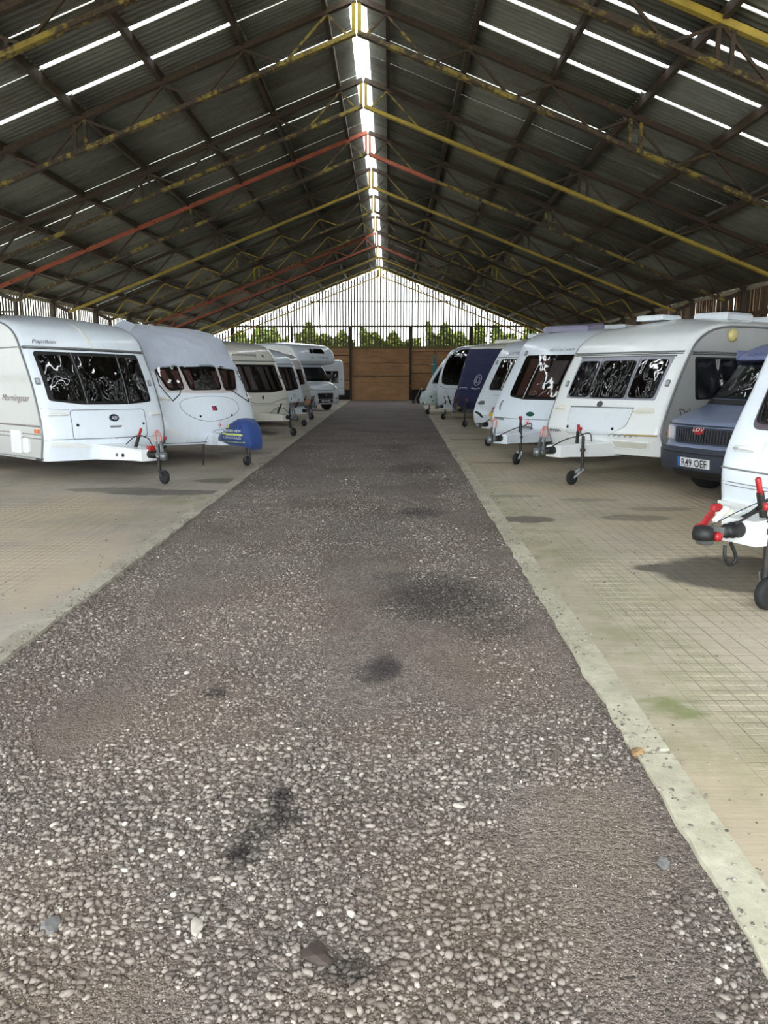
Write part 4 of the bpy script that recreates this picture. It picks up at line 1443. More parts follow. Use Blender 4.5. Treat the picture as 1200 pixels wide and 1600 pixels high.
o = v.patch('print_wave', [(-.22, .565), (-.1, .545), (.08, .55), (.26, .545), (.26, .575), (.08, .585), (-.08, .58), (-.22, .59)], plain('print_lime', lin(206, 214, 120), .5, 0, 0), .012, surf=BN, nr=2); o.parent = bag
o = v.patch('print_sun', ellipse(-.10, .70, .03, .03, 14), plain('print_sun_yellow', lin(216, 206, 110), .5, 0, 0), .02, surf=BN, nr=1); o.parent = bag
for k, (tp, dx) in enumerate(((-.2, -.03), (.45, .02))):
    pass
MB().tube([(1.22, -.12, .31), (1.23, -.12, .08)], .012, 6).build('bag_strap', BLACK, bag)

# ---- L3 cream caravan
def plain_front(v, zt, zb, hw, gl, n=3, frame=BLACK, mat=None, curt=None, bulge=.0):
    wo = v.patch('front_window', rpoly([(-hw, zt), (hw, zt), (hw * .97, zb + .05), (hw * .4, zb), (-hw * .4, zb), (-hw * .97, zb + .05)], .07), frame, .008)
    xs_ = np.linspace(-hw + .03, hw - .03, n + 1) if n != 3 else [-hw + .03, -hw * .42, hw * .42, hw - .03]
    for a, b in zip(xs_[:-1], xs_[1:]):
        if curt:
            vv = []; ff = []
            for (c0, c1) in ((a + .04, a + (b - a) * .35), (b - (b - a) * .3, b - .04)):
                k0 = len(vv); n_ = 8
                for i in range(n_ + 1):
                    t = i / n_; x_ = c0 + (c1 - c0) * t
                    for q in range(4):
                        z_ = zt - .06 + (zb + .07 - zt + .06) * q / 3
                        vv.append(v.F(x_, z_) + v.N(x_, z_) * (.013 + .005 * math.cos(i * math.pi)))
                for i in range(n_):
                    for q in range(3):
                        k = k0 + i * 4 + q; ff.append((k, k + 1, k + 5, k + 4))
            make_obj('curtain', vv, ff, curt, wo, True)
        v.patch('pane', rpoly([(a + .012, zt - .03), (b - .012, zt - .03), (b - .012, zb + .045), (a + .012, zb + .045)], .05), gl, .028, parent=wo, back=.008)
    return wo

L3 = Van('caravan', 'cream caravan with wide tinted front window behind the blue hitch bag', 'caravan', (-3.53, 21.13), -40, 1.07, .16,
         [(.14, .38), (.2, .5), (.22, .8), (.14, 1.1), (.0, 1.35), (-.15, 1.6), (-.28, 1.89), (-.42, 2.12), (-.62, 2.34), (-.95, 2.46), (-1.6, 2.5), (-4.4, 2.5)] + tail(-5.75, 2.5, .38),
         CREAM, ALU_CREAM, group=GV)
v = L3
plain_front(v, 1.88, 1.13, .90, G_MID, 3, BLACK, curt=CURT_GREY)
v.line('roof_rail', [(-1.02, 1.975), (1.02, 1.975)], TRIMG, .014, .006)
v.text('AVONDALE', -.12, 2.13, .06, INKD, 0, .008, width=.82)
v.patch('badge', rpoly([(.52, 2.09), (.58, 2.09), (.58, 2.15), (.52, 2.15)], .01), INKD, .008)
v.line('front_moulding', [(-1.0, .93), (-.5, .90), (-.3, .84), (.3, .84), (.5, .90), (1.0, .95)], LINE, .006, .004)
v.line('skirt_seam', [(-1.02, .80), (1.02, .80)], LINE, .004, .003)
v.patch('nose_panel', rpoly([(-.5, .44), (1.0, .44), (1.0, .58), (.1, .60), (-.2, .56), (-.45, .50)], .03), IVORY, .02)
v.patch('badge', ellipse(-.02, 1.0, .03, .05, 14), INKD, .014)
v.grab(.72, .98, .12, CREAM); v.grab(-.72, .98, .12, CREAM); v.marker(-.98, 1.55); v.marker(.98, 1.55)
v.road_wheels(-3.0)
v.hitch(.16, .50, CREAM, 1.35, (.92, .10), wheel_off=(.02, .10), lever=True, stab=STEELG, levermat=BLACK)

# ---- L4, L5
L4 = Van('caravan', 'white caravan half hidden between the cream caravan and the motorhome, nearer one', 'caravan', (-3.5, 24.9), -40, 1.06, .14,
         [(.14, .40), (.2, .52), (.2, .75), (.08, 1.05), (-.04, 1.35), (-.22, 1.8), (-.42, 2.1), (-.7, 2.3), (-1.1, 2.42), (-1.8, 2.48), (-4.2, 2.48)] + tail(-5.75, 2.48, .40), WHITE, ALU_SIDE, group=GV)
v = L4
plain_front(v, 1.86, 1.10, .88, G_MID, 3, BLACK, curt=CURT_PINK)
v.line('roof_rail', [(-1.0, 1.95), (1.0, 1.95)], TRIMG, .012, .006)
v.patch('skirt_panel', rpoly([(-1.0, .58), (1.0, .58), (1.0, .72), (-1.0, .72)], .02), PLASTG, .006)
v.line('front_seam', [(-1.0, .74), (1.0, .74)], LINE, .005, .004)
v.line('badge_ring', ellipse(.55, .93, .07, .06, 14), TRIMG, .006, .006, closed=True)
v.marker(.97, 1.5); v.lock(.35, .85)
v.road_wheels(-3.0)
v.hitch(.18, .50, WHITE, 1.30, (.9, .25), wheel_off=(-.12, -.12), stab=ORANGE, levermat=PINK)
L5 = Van('caravan', 'dull white caravan half hidden beside the motorhome, further one', 'caravan', (-3.6, 28.6), -40, 1.05, .12,
         [(.1, .42), (.14, .52), (.12, .75), (.02, 1.05), (-.1, 1.35), (-.3, 1.85), (-.5, 2.15), (-.8, 2.34), (-1.2, 2.42), (-4.2, 2.44)] + tail(-5.4, 2.44, .42), gelcoat('gelcoat_dull', lin(204, 202, 200)), ALU_SIDE, group=GV)
v = L5
plain_front(v, 1.82, 1.22, .86, G_MID, 3, BLACK, curt=CURT_PINK)
v.line('front_seam', [(-1.0, 1.0), (1.0, 1.0)], LINE, .004, .004); v.marker(.96, 1.5); v.lock(.4, .85)
v.road_wheels(-2.9)
v.hitch(.12, .50, STEELG, 1.2, (.8, .12), cover=False, stab=STEELD, levermat=BLACK)

# ---- L6 motorhome with over-cab bed
def tyre_pair(root, u, v0, rr=.33, wd=.2):
    for sd in (-1, 1):
        h = wd / 2
        o = MB().lathe([(rr * .6, -h), (rr * .93, -h), (rr, -h * .6), (rr, h * .6), (rr * .93, h), (rr * .6, h)], (u, sd * v0, rr), (0, 1, 0), 24).build('wheel', TYRE, root)
        MB().lathe([(rr * .62, -h * .8), (rr * .3, -h), (rr * .3, h), (rr * .62, h * .8)], (u, sd * v0, rr), (0, 1, 0), 16).build('wheel_hub', STEELG, o)

M6C, M6P = (-2.85, 34.9), -45
cab = Van('motorhome', 'white motorhome with bulging over-cab bed at the far left', 'motorhome', M6C, M6P, .98, .22,
          [(-.02, .30), (.02, .36), (.04, .55), (.02, .85), (-.06, 1.0), (-.25, 1.16), (-.5, 1.26), (-.52, 1.28), (-.8, 1.62), (-1.12, 2.02), (-1.3, 2.1), (-2.6, 2.12), (-2.7, 1.6), (-2.7, .30)],
          WHITE, WHITE, r=.10, crown=.02, fade=(-1.2, -2.4), bodyname='cab')
v = cab
coach = Van.__new__(Van)
coach.root = v.root; coach.w, coach.bow, coach.r, coach.crown, coach.fade, coach.bowp = 1.12, .16, .10, .08, (-1.5, -2.5), 2.2
coach.p = chaikin([(-1.55, 2.05), (-.55, 2.08), (-.42, 2.2), (-.45, 2.42), (-.62, 2.70), (-1.0, 2.92), (-1.7, 3.0), (-2.4, 3.02), (-6.2, 3.0), (-6.8, 2.9), (-6.95, 2.5), (-6.95, .45), (-2.6, .42), (-2.55, .8), (-2.5, 2.0), (-1.55, 2.05)])
coach.zz = [2.05, 2.2, 2.42, 2.7, 2.92, 3.0]; coach.uu = [-.60, -.44, -.45, -.62, -1.0, -1.7]
coach.body(WHITE, ALU_SIDE, 'coach_body')
v.window([(-.80, 1.93), (.80, 1.93), (.90, 1.33), (-.90, 1.33)], G_SCREEN, BLACK, .03, .08, name='windscreen', pane_off=.02)
v.patch('grille', rpoly([(-.42, .52), (.42, .52), (.46, .80), (-.46, .80)], .04), BLACK, .012)
v.patch('grille', rpoly([(-.42, .38), (.42, .38), (.42, .50), (-.42, .50)], .03), BLACK, .012)
for z_ in (.515, .545): v.line('grille_bar', [(-.42, z_), (.42, z_)], TRIMG, .010, .016)
v.patch('badge', ellipse(0, .70, .05, .05, 14), STEELG, .018)
pl8 = v.patch('number_plate', [(-.26, .40), (.26, .40), (.26, .50), (-.26, .50)], INKW, .02, nr=1)
v.text('YJ06 ALM', 0, .45, .07, INKD, 0, .024, width=.44, parent=pl8)
for sd in (-1, 1):
    v.patch('head_lamp', rpoly([(sd * .60, .98), (sd * .80, .96), (sd * .84, 1.16), (sd * .70, 1.14)], .04), LAMP, .014)
    v.patch('fog_lamp', ellipse(sd * .72, .56, .10, .035, 14), PLASTG, .014)
    mo = MB().box((-.75, sd * 1.08, 1.5), (.10, .16, .28), 0, .03).build('door_mirror', BLACK, v.root)
v.line('bonnet_seam', [(-.85, .97), (-.5, .93), (.5, .93), (.85, .97)], TRIMG, .010, .004)
v.line('bumper_seam', [(-.9, .37), (.9, .37)], LINE, .006, .004)
v.line('wiper', [(-.5, 1.36), (.05, 1.42), (.55, 1.40)], BLACK, .010, .04)
coach.text('AUTOTRAIL', .1, 2.36, .10, INKG, 0, .01, width=1.1)
coach.line('front_moulding', [(-1.0, 2.20), (1.0, 2.20)], TRIMG, .012, .004)
coach.window([(-.35, 2.74), (.35, 2.74), (.42, 2.55), (-.42, 2.55)], G_DARK, BLACK, .02, .04)
tyre_pair(v.root, -.95, .84); tyre_pair(v.root, -4.6, .84)

# ---- L7 white box-bodied caravan right at the far wall
L7 = Van('caravan', 'white square-backed caravan beyond the motorhome against the far wall', 'caravan', (-3.52, 45.2), -62, 1.05, .05,
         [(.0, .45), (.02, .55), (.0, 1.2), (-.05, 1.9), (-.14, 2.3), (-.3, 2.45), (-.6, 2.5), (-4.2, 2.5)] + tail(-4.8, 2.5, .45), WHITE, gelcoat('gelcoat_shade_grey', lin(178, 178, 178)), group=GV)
v = L7
v.window([(-.62, 1.82), (.62, 1.82), (.62, 1.15), (-.62, 1.15)], G_BLUE, BLACK, .03, .05)
for sd in (-1, 1): v.marker(sd * .85, 1.32)
v.line('front_seam', [(-1.0, .85), (1.0, .85)], LINE, .006, .004)
for k in range(7): v.patch('marker_light', rpoly([(-.8 + k * .26, 2.38), (-.66 + k * .26, 2.38), (-.66 + k * .26, 2.41), (-.8 + k * .26, 2.41)], .006), PLASTW, .02)
v.side_window(1, [(-.5, 1.85), (-1.2, 1.85), (-1.2, 1.2), (-.5, 1.2)])
v.rail_trim(); v.road_wheels(-2.6)

# ================= right row
# ---- R3
R3 = Van('caravan', 'white caravan with three grey-framed front panes and dark side window, on the right', 'caravan', (3.26, 11.85), 216, 1.06, .10,
         [(.02, .43), (.05, .5), (.16, .72), (.18, .78), (.1, 1.0), (-.02, 1.25), (-.2, 1.6), (-.4, 1.9), (-.46, 1.98), (-.55, 2.1), (-.8, 2.25), (-1.15, 2.34), (-1.7, 2.38), (-4.4, 2.38)] + tail(-5.9, 2.38, .43),
         IVORY, ALU_SIDE, group=GV, crown=.14)
v = R3
v.rail_trim(TRIMG, .018)
fo = v.patch('window_surround', rpoly([(-.79, 1.865), (.90, 1.865), (.86, 1.235), (-.78, 1.235)], .03), PURPLEGREY, .007)
for pl_, gl_, cu in (([(-.72, 1.80), (-.35, 1.80), (-.32, 1.265), (-.73, 1.265)], G_BLUE, CURT_PINK), ([(-.27, 1.80), (.33, 1.80), (.35, 1.26), (-.28, 1.26)], G_DARK, None), ([(.42, 1.81), (.85, 1.81), (.82, 1.27), (.42, 1.27)], G_BLUE, None)):
    v.window(pl_, gl_, BLACK, .012, .06, frame_off=.011, pane_off=.034, curtains=[([(pl_[0][0] + .12, 1.75), (pl_[0][0] + .26, 1.75), (pl_[3][0] + .22, 1.32), (pl_[3][0] + .12, 1.32)], cu)] if cu else ())
for x_ in (-.31, .375): v.line('surround_joint', [(x_, 1.86), (x_ + .01, 1.24)], TRIMG, .005, .01, parent=fo)
v.line('roof_rail', [(-.98, 1.935), (1.0, 1.935)], TRIMG, .016, .006)
v.line('roof_rail', [(-.98, 1.905), (1.0, 1.905)], LINE, .007, .008)
v.line('roof_rail', [(-.80, 1.875), (.92, 1.875)], TRIMG, .012, .010)
lid = [(-.585, 1.105), (.585, 1.115), (.54, .86), (.28, .725), (-.56, .705)]
v.patch('gas_locker_lid', rpoly(lid, .03), gelcoat('gelcoat_lid', lin(222, 228, 232)), .010)
v.line('locker_seam', rpoly(lid, .03), TRIMG, .004, .008, closed=True)
v.line('locker_rail', [(-.585, 1.108), (.585, 1.118)], TRIMG, .010, .012)
lb = v.patch('badge', ellipse(-.03, 1.16, .05, .045, 18), STEELG, .014)
v.line('badge_ring', ellipse(-.03, 1.16, .042, .037, 16), STEELD, .004, .018, closed=True, parent=lb)
v.gas(-.09, .925, .075, plain('sticker_pink', lin(206, 60, 120), .5, 0, 0))
v.lock(-.54, .80); v.lock(.33, .81)
v.grab(-.80, 1.08, .10, CREAM); v.grab(.76, 1.085, .15, CREAM)
v.marker(-.87, 1.46); v.marker(.96, 1.48)
v.line('gold_band', [(.55, .735), (1.03, .745)], GOLD, .013, .006)
for k in range(5):
    a = .25 + k * .09
    v.line('scroll_mark', [(a, .70), (a + .05, .735), (a + .13, .725)], INKD, .005, .006)
    v.line('scroll_mark', [(-.98 + k * .05, .70), (-.95 + k * .05, .745), (-.91 + k * .05, .715)], INKD, .005, .006)
v.patch('step_recess', rpoly([(.30, .625), (.87, .615), (.83, .545), (.34, .535)], .02), plain('recess_cream', lin(206, 204, 192), .5, 0, .04), .006)
v.line('step_edge', rpoly([(.27, .645), (.90, .635), (.86, .53), (.31, .52)], .02), PLASTW, .010, .004, closed=True)
v.patch('nose_panel', rpoly([(-.62, .46), (.05, .46), (.16, .50), (.26, .64), (.24, .68), (-.52, .69), (-.60, .60)], .03), IVORY, .016)
sf = v.S(1)
v.side_window(1, [(-.72, 1.83), (-1.95, 1.83), (-1.95, 1.27), (-.80, 1.27)])
v.text('Dalesman', -.80, 1.055, .12, INKD, -.35, .006, width=.85, surf=sf, flip=-1)
v.line('side_rail', [(-.62, 1.93), (-5.6, 1.93)], TRIMG, .016, .004, surf=sf)
v.line('side_rail', [(-.62, 1.90), (-5.6, 1.90)], LINE, .008, .004, surf=sf)
v.line('side_rail', [(-.10, .78), (-5.7, .78)], GOLD, .012, .004, surf=sf)
v.patch('side_marker', rpoly([(-.42, .90), (-.20, .90), (-.20, .95), (-.42, .95)], .01), BLACK, .02, surf=sf)
pc = sf[0](-1.60, 2.19)
MB().lathe([(.10, 0), (.10, .02), (.085, .05), (.05, .07), (.01, .075)], (-1.60, v.w, 2.19), (0, 1, 0), 18).build('porch_lamp', CREAMLAMP, v.root)
v.roof_light(-1.7, -.3, .5, .5, ROOFW, h=.06); v.roof_light(-2.6, .3, .75, .6, ROOFW, h=.10); v.roof_light(-4.2, .3, .75, .6, ROOFW, h=.10)
v.road_wheels(-3.2)
v.hitch(.12, .52, IVORY, 1.36, (.58, .24), jtop=.72, wheel_off=(.06, -.13), stab=PINK, wide=.30, brake_lean=-.02)

# ---- R4
R4 = Van('caravan', 'white caravan with brown curtains in a wide black-edged front window and green oval badge', 'caravan', (2.70, 14.52), 230, 1.08, .20,
         [(-.1, .42), (-.05, .5), (-.02, .75), (-.1, .95), (-.28, 1.2), (-.58, 1.55), (-.92, 1.93), (-1.1, 2.15), (-1.3, 2.32), (-1.65, 2.42), (-2.2, 2.46), (-4.6, 2.46)] + tail(-5.9, 2.46, .42),
         WHITE, ALU_SIDE, group=GV, fade=(-1.4, -2.4))
v = R4
wo = v.patch('front_window', rpoly([(-.78, 1.985), (.80, 1.985), (.76, 1.19), (.36, 1.135), (-.36, 1.135), (-.74, 1.19)], .06), BLACK, .008)
v.patch('dark_inside', rpoly([(-.74, 1.93), (.76, 1.93), (.72, 1.22), (.36, 1.165), (-.36, 1.165), (-.70, 1.22)], .05), DARKIN, .011, parent=wo)
def drape(v, wo, tl, tr, br_, bl, m_, nf=10, d=.006):
    vv = []; ff = []
    for i in range(nf + 1):
        t = i / nf
        for q in range(6):
            w_ = q / 5
            a = (tl[0] + (tr[0] - tl[0]) * t) * (1 - w_) + (bl[0] + (br_[0] - bl[0]) * t) * w_
            b = (tl[1] + (tr[1] - tl[1]) * t) * (1 - w_) + (bl[1] + (br_[1] - bl[1]) * t) * w_
            vv.append(v.F(a, b) + v.N(a, b) * (.019 + d * math.cos(i * math.pi)))
    for i in range(nf):
        for q in range(5):
            k = i * 6 + q; ff.append((k, k + 6, k + 7, k + 1))
    return make_obj('curtain', vv, ff, m_, wo, True)
drape(v, wo, (-.60, 1.90), (-.40, 1.90), (-.40, 1.20), (-.56, 1.20), CURT_BROWN)
drape(v, wo, (-.30, 1.90), (-.12, 1.90), (-.06, 1.22), (-.28, 1.22), CURT_BROWN)
drape(v, wo, (-.06, 1.86), (.26, 1.86), (.24, 1.42), (-.04, 1.42), BLIND, 4, .001)
drape(v, wo, (-.10, 1.34), (.30, 1.34), (.30, 1.18), (-.10, 1.18), fabric('sofa_brown', lin(126, 82, 68), .3), 4, .002)
drape(v, wo, (.52, 1.90), (.70, 1.90), (.68, 1.22), (.5, 1.22), CURT_BROWN)
G_R4 = glass('acrylic_clear_smoke', (.62, .57, .57), 1.0, .14)
for a, b, c, d in ((-.75, -.355, -.365, -.715), (-.335, .36, .355, -.345), (.385, .77, .73, .375)):
    v.patch('pane', rpoly([(a, 1.955), (b, 1.955), (c, 1.175 if abs(c) < .5 else 1.21), (d, 1.175 if abs(d) < .5 else 1.21)], .04), G_R4, .036, parent=wo, back=.008)
for x0_, x1_ in ((-.345, -.355), (.372, .365)): v.line('window_joint', [(x0_, 1.95), (x1_, 1.15)], PLASTW, .007, .036, parent=wo)
v.text('BESSACARR', 0, 2.075, .055, INKG, .3, .008, width=.52)
v.patch('badge', ellipse(-.10, .87, .085, .042), GREENB, .014)
v.gas(-.13, .705, .085, STICKR)
v.line('front_seam', [(-.95, .79), (-.54, .775), (.54, .775), (.95, .79)], TRIMG, .006, .004)
v.patch('side_vent', rpoly([(-.96, .745), (-.70, .735), (-.70, .775), (-.96, .795)], .01), PLASTG, .01)
v.line('grab_handle', [(-.84, 1.10), (-.86, 1.06), (-.87, .98), (-.84, .92)], PLASTG, .014, .02)
v.marker(-.83, 2.03)
v.patch('nose_vent', [(-.30, .60), (.0, .60), (-.05, .64), (-.15, .655), (-.25, .64)], PLASTG, .012)
v.roof_light(-2.2, -.35, .75, 1.0, plain('roof_light_smoke', lin(132, 128, 150), .3, 0, .1), z=2.50, h=.10, tilt=.22, name='open_roof_light')
for k in (-.75, -.35, .05): MB().box((-1.86, k, 2.535), (.06, .05, .06)).build('roof_hinge', BLACK, v.root)
v.roof_light(-3.4, .1, .5, .5, ROOFW, h=.12)
v.road_wheels(-3.2)
v.hitch(.0, .50, WHITE, 1.55, (.72, .17), jtop=.74, wheel_off=(.02, -.06), wide=.36, stab=PINK, brake_lean=-.05)

# ---- R5
R5 = Van('caravan', 'white caravan with a two-pane black window next to the navy covered one', 'caravan', (2.86, 18.3), 229, 1.07, .14,
         [(.08, .42), (.14, .52), (.16, .7), (.08, .9), (-.16, 1.23), (-.52, 1.7), (-.86, 2.08), (-1.1, 2.3), (-1.45, 2.43), (-2.0, 2.48), (-4.6, 2.48)] + tail(-5.9, 2.48, .42), WHITE, ALU_SIDE, group=GV, fade=(-1.3, -2.3))
v = R5
wo = v.patch('front_window', rpoly([(-.80, 1.99), (.78, 1.99), (.78, 1.24), (-.78, 1.24)], .07), BLACK, .008)
for a, b in ((-.77, -.40), (-.36, .34), (.38, .75)):
    v.patch('pane', rpoly([(a, 1.955), (b, 1.955), (b, 1.275), (a, 1.275)], .06), G_DARK, .028, parent=wo, back=.008)
v.line('window_joint', [(-.38, 1.98), (-.38, 1.25)], PLASTW, .008, .03, parent=wo)
v.line('roof_rail', [(-.95, 2.03), (.95, 2.03)], TRIMG, .012, .006)
v.text('OMEGA', -.38, 2.125, .07, INKG, .15, .008, width=.60)
v.line('badge_underline', [(-.70, 2.08), (-.08, 2.08)], INKG, .005, .006)
v.grab(-.82, .93, .10, PLASTG); v.marker(-.92, 1.9)
v.line('locker_seam', [(-.55, 1.12), (.2, 1.12)], TRIMG, .004, .004)
v.patch('scuff_strip', rpoly([(-.95, .74), (-.80, .70), (-.68, .60), (-.74, .58), (-.86, .66), (-.97, .69)], .02), BLACK, .008)
v.lock(-.28, .96); v.lock(-.42, .74)
v.line('spare_cable', [(-.28, .96), (-.33, .86), (-.42, .82), (-.42, .74)], BLACK, .008, .02)
v.patch('plug_holder', rpoly([(-.47, .62), (-.37, .62), (-.37, .72), (-.47, .72)], .01), YELLOWP, .05)
v.gas(-.05, .84, .06)
v.roof_light(-2.2, -.4, .7, .6, ROOFW, h=.09)
v.road_wheels(-3.2)
v.hitch(.10, .50, WHITE, 1.30, (.62, .05), wheel_off=(.25, .0), wide=.32, stab=STEELD, lever=False)

# ---- R6 with navy front cover
R6 = Van('caravan', 'caravan whose whole front is wrapped in a navy blue cover', 'caravan', (2.97, 25.0), 228, 1.07, .08,
         [(.25, .48), (.27, .56), (.20, .75), (-.06, 1.31), (-.58, 2.42), (-.75, 2.55), (-1.1, 2.61), (-1.8, 2.64), (-4.6, 2.62)] + tail(-5.9, 2.62, .48), CREAM, ALU_SIDE, group=GV, crown=.06)
v = R6
v.road_wheels(-3.2)
v.roof_light(-2.2, -.2, 1.0, 1.0, CREAM, h=.10); v.roof_light(-3.6, -.2, .6, .6, CREAM, h=.10)
NAVY = fabric('navy_cover_cloth', lin(34, 40, 82), .35)
vv = []; ff = []
zs_ = np.linspace(.52, 2.43, 22); qs = np.linspace(-1.02, 1.02, 17)
for z_ in zs_:
    for q in qs:
        wr = .008 * math.sin(7 * q + 9 * z_) + .006 * math.sin(17 * z_ + 2 * q)
        a = max(-v.w, min(v.w, q * v.w))
        vv.append(v.F(a, z_) + v.N(a * .9, z_) * (.03 + wr))
m = len(qs)
for i in range(len(zs_) - 1):
    for k in range(m - 1):
        a = i * m + k; ff.append((a, a + 1, a + 1 + m, a + m))
nb = len(vv)
for sgn, k in ((-1, 0), (1, m - 1)):
    b0 = len(vv)
    for i in range(len(zs_)):
        p = vv[i * m + k]; vv.append(Vector((p.x - .28, sgn * (v.w + .02), p.z)))
    for i in range(len(zs_) - 1):
        f = (i * m + k, (i + 1) * m + k, b0 + i + 1, b0 + i); ff.append(f if sgn > 0 else f[::-1])
nc = make_obj('front_cover', vv, ff, NAVY, None, True)
nc.location = v.root.location; nc.rotation_euler = v.root.rotation_euler
tag(nc, 'navy blue cloth cover with white round emblem over a caravan front', 'cover')
WT = plain('print_white', lin(178, 182, 204), .6, 0, 0)
o = v.line('emblem_ring', ellipse(-.20, 1.42, .13, .17, 20), WT, .014, .05, closed=True); o.parent = nc
o = v.line('emblem_ring', ellipse(-.20, 1.42, .07, .10, 16), WT, .016, .05, closed=True); o.parent = nc
o = v.line('emblem_scroll', [(-.36, 1.16), (-.2, 1.13), (-.04, 1.16)], WT, .026, .05); o.parent = nc
o = v.line('reflective_strip', [(-.86, 1.12), (-.85, 1.17), (-.58, 1.18), (-.56, 1.12)], WT, .012, .05); o.parent = nc
v.hitch(.26, .52, STEELG, 1.25, (.75, .1), cover=False, stab=STEELD, levermat=STEELG, jtop=.72)
MB().box((1.06, -.12, .52), (.10, .10, .20), 0, .01).build('hitch_lock_box', YELLOWP, v.root)
MB().tube([(1.1, -.2, .55), (1.12, -.15, .85), (1.16, -.12, .98)], .02, 6).build('red_strap', RED, v.root)

# ---- R7
R7 = Van('caravan', 'white caravan with one tall dark rounded front window, left of the navy cover', 'caravan', (2.58, 28.9), 228, 1.06, .10,
         [(.02, .42), (.06, .52), (.10, .8), (.09, 1.14), (-.06, 1.6), (-.25, 1.98), (-.52, 2.36), (-.8, 2.55), (-1.2, 2.66), (-1.8, 2.72), (-4.6, 2.70)] + tail(-5.9, 2.7, .42), WHITE, ALU_SIDE, group=GV, crown=.05)
v = R7
win = [(-.80, 1.30), (-.55, 1.22), (.55, 1.22), (.80, 1.30), (.90, 1.6), (.88, 2.2), (.75, 2.50), (.4, 2.56), (-.4, 2.56), (-.75, 2.50), (-.88, 2.2), (-.90, 1.6)]
wo = v.patch('front_window', chaikin(win + [win[0]], 2)[:-1], BLACK, .008, nr=7)
win2 = [(a * .96, 1.89 + (b - 1.89) * .95) for a, b in win]
v.patch('pane', chaikin(win2 + [win2[0]], 2)[:-1], G_DARK, .022, parent=wo, back=.008, nr=7)
v.text('SWIFT', -.35, 2.30, .09, INKW, .2, .03, width=.45)
v.line('front_moulding', [(-.92, 1.22), (-.6, 1.10), (.6, 1.10), (.92, 1.22)], TRIMG, .012, .004)
v.line('front_crease', [(-.6, 1.05), (-.3, .75)], TRIMG, .008, .003); v.line('front_crease', [(.6, 1.05), (.3, .75)], TRIMG, .008, .003)
v.line('badge_ring', ellipse(-.05, .80, .05, .08, 14), PLASTG, .014, .008, closed=True)
v.road_wheels(-3.2)
v.hitch(.05, .48, WHITE, 1.32, (.80, .05), wheel_off=(.12, .0), wide=.30, stab=STEELD, lever=False, levermat=BLACK)

# ---- R8
R8 = Van('caravan', 'furthest caravan on the right, with a pale green printed hitch bag', 'caravan', (2.32, 33.0), 228, 1.05, .06,
         [(.06, .45), (.1, .55), (.1, .86), (-.22, 1.35), (-.78, 1.9), (-1.05, 2.12), (-1.35, 2.35), (-1.8, 2.46), (-4.6, 2.5)] + tail(-5.8, 2.5, .45), WHITE, ALU_SIDE, group=GV, fade=(-1.2, -2.2))
v = R8
wo = v.patch('front_window', rpoly([(-.84, 1.95), (.84, 1.95), (.82, 1.22), (-.82, 1.22)], .08), PURPLEGREY, .008)
v.patch('pane', rpoly([(-.78, 1.90), (.78, 1.90), (.76, 1.27), (-.76, 1.27)], .07), G_DARK, .02, parent=wo, back=.008)
v.line('skirt_seam', [(-1.0, .86), (1.0, .86)], LINE, .008, .004); v.patch('skirt_panel', rpoly([(-.95, .60), (.95, .60), (.95, .84), (-.95, .84)], .02), PLASTG, .004)
v.line('locker_mark', [(-.62, 1.10), (-.5, 1.12)], INKG, .01, .006)
v.road_wheels(-3.2)
v.hitch(.08, .46, STEELG, 1.35, (.95, .06), cover=False, lever=False, wheel_off=(.12, 0), levermat=STEELD)
secs8 = [(.30, .34, .40, .72), (.6, .34, .40, .92), (.95, .30, .38, .98), (1.22, .24, .38, .90), (1.38, .18, .44, .70)]
rings = []
for u, hw, z0, z1 in secs8:
    rings.append([(u, -hw, z0 + .06), (u, -hw * .7, z0), (u, hw * .7, z0), (u, hw, z0 + .06), (u, hw, z1 - .10), (u, hw * .75, z1), (u, -hw * .75, z1), (u, -hw, z1 - .10)])
PB = fabric('pale_green_bag', lin(218, 234, 230), .4)
b8 = MB().loft(rings).build('hitch_bag', PB)
b8.location = v.root.location; b8.rotation_euler = v.root.rotation_euler
tag(b8, 'pale green printed bag over the tow hitch of the furthest right caravan', 'hitch cover')
GP = plain('print_green', lin(60, 130, 110), .6, 0, 0)
for a0, b0, a1, b1, hh in ((.72, .92, 1.22, .80, .07), (.78, .70, 1.12, .62, .04)):
    hw = lambda u: float(np.interp(u, [q[0] for q in secs8], [q[1] for q in secs8])) + .006
    mb = MB(); mb.add([(a0, hw(a0), b0 - hh - .06), (a1, hw(a1), b1 - hh - .06), (a1, hw(a1), b1 - .06), (a0, hw(a0), b0 - .06)], [(0, 1, 2, 3)])
    mb.build('print_band', GP, b8)

# ---- R1 nearest right caravan
R1 = Van('caravan', 'white caravan at the right edge nearest the camera, red coupling lever in front', 'caravan', (2.97, 5.53), 209, 1.06, .12,
         [(-.34, .36), (-.33, .455), (-.40, .475), (-.37, .66), (-.36, .8), (-.40, .97), (-.54, 1.25), (-.70, 1.5), (-.88, 1.85), (-1.0, 2.05), (-1.25, 2.3), (-1.6, 2.4), (-2.2, 2.45), (-4.6, 2.45)] + tail(-5.9, 2.45, .36),
         WHITE, ALU_SIDE, group=GV, fade=(-1.2, -2.2))
v = R1
wo = v.patch('front_window', rpoly([(-.86, 1.84), (.86, 1.84), (.82, 1.15), (-.82, 1.15)], .07), plain('frame_mauve_grey', lin(92, 84, 92), .4, 0, .05), .010)
v.patch('dark_inside', rpoly([(-.81, 1.79), (.81, 1.79), (.77, 1.20), (-.77, 1.20)], .06), DARKIN, .013, parent=wo)
for a in (-.62, -.38, .35): drape(v, wo, (a, 1.78), (a + .2, 1.78), (a + .12, 1.22), (a - .06, 1.22), CURT_PINK)
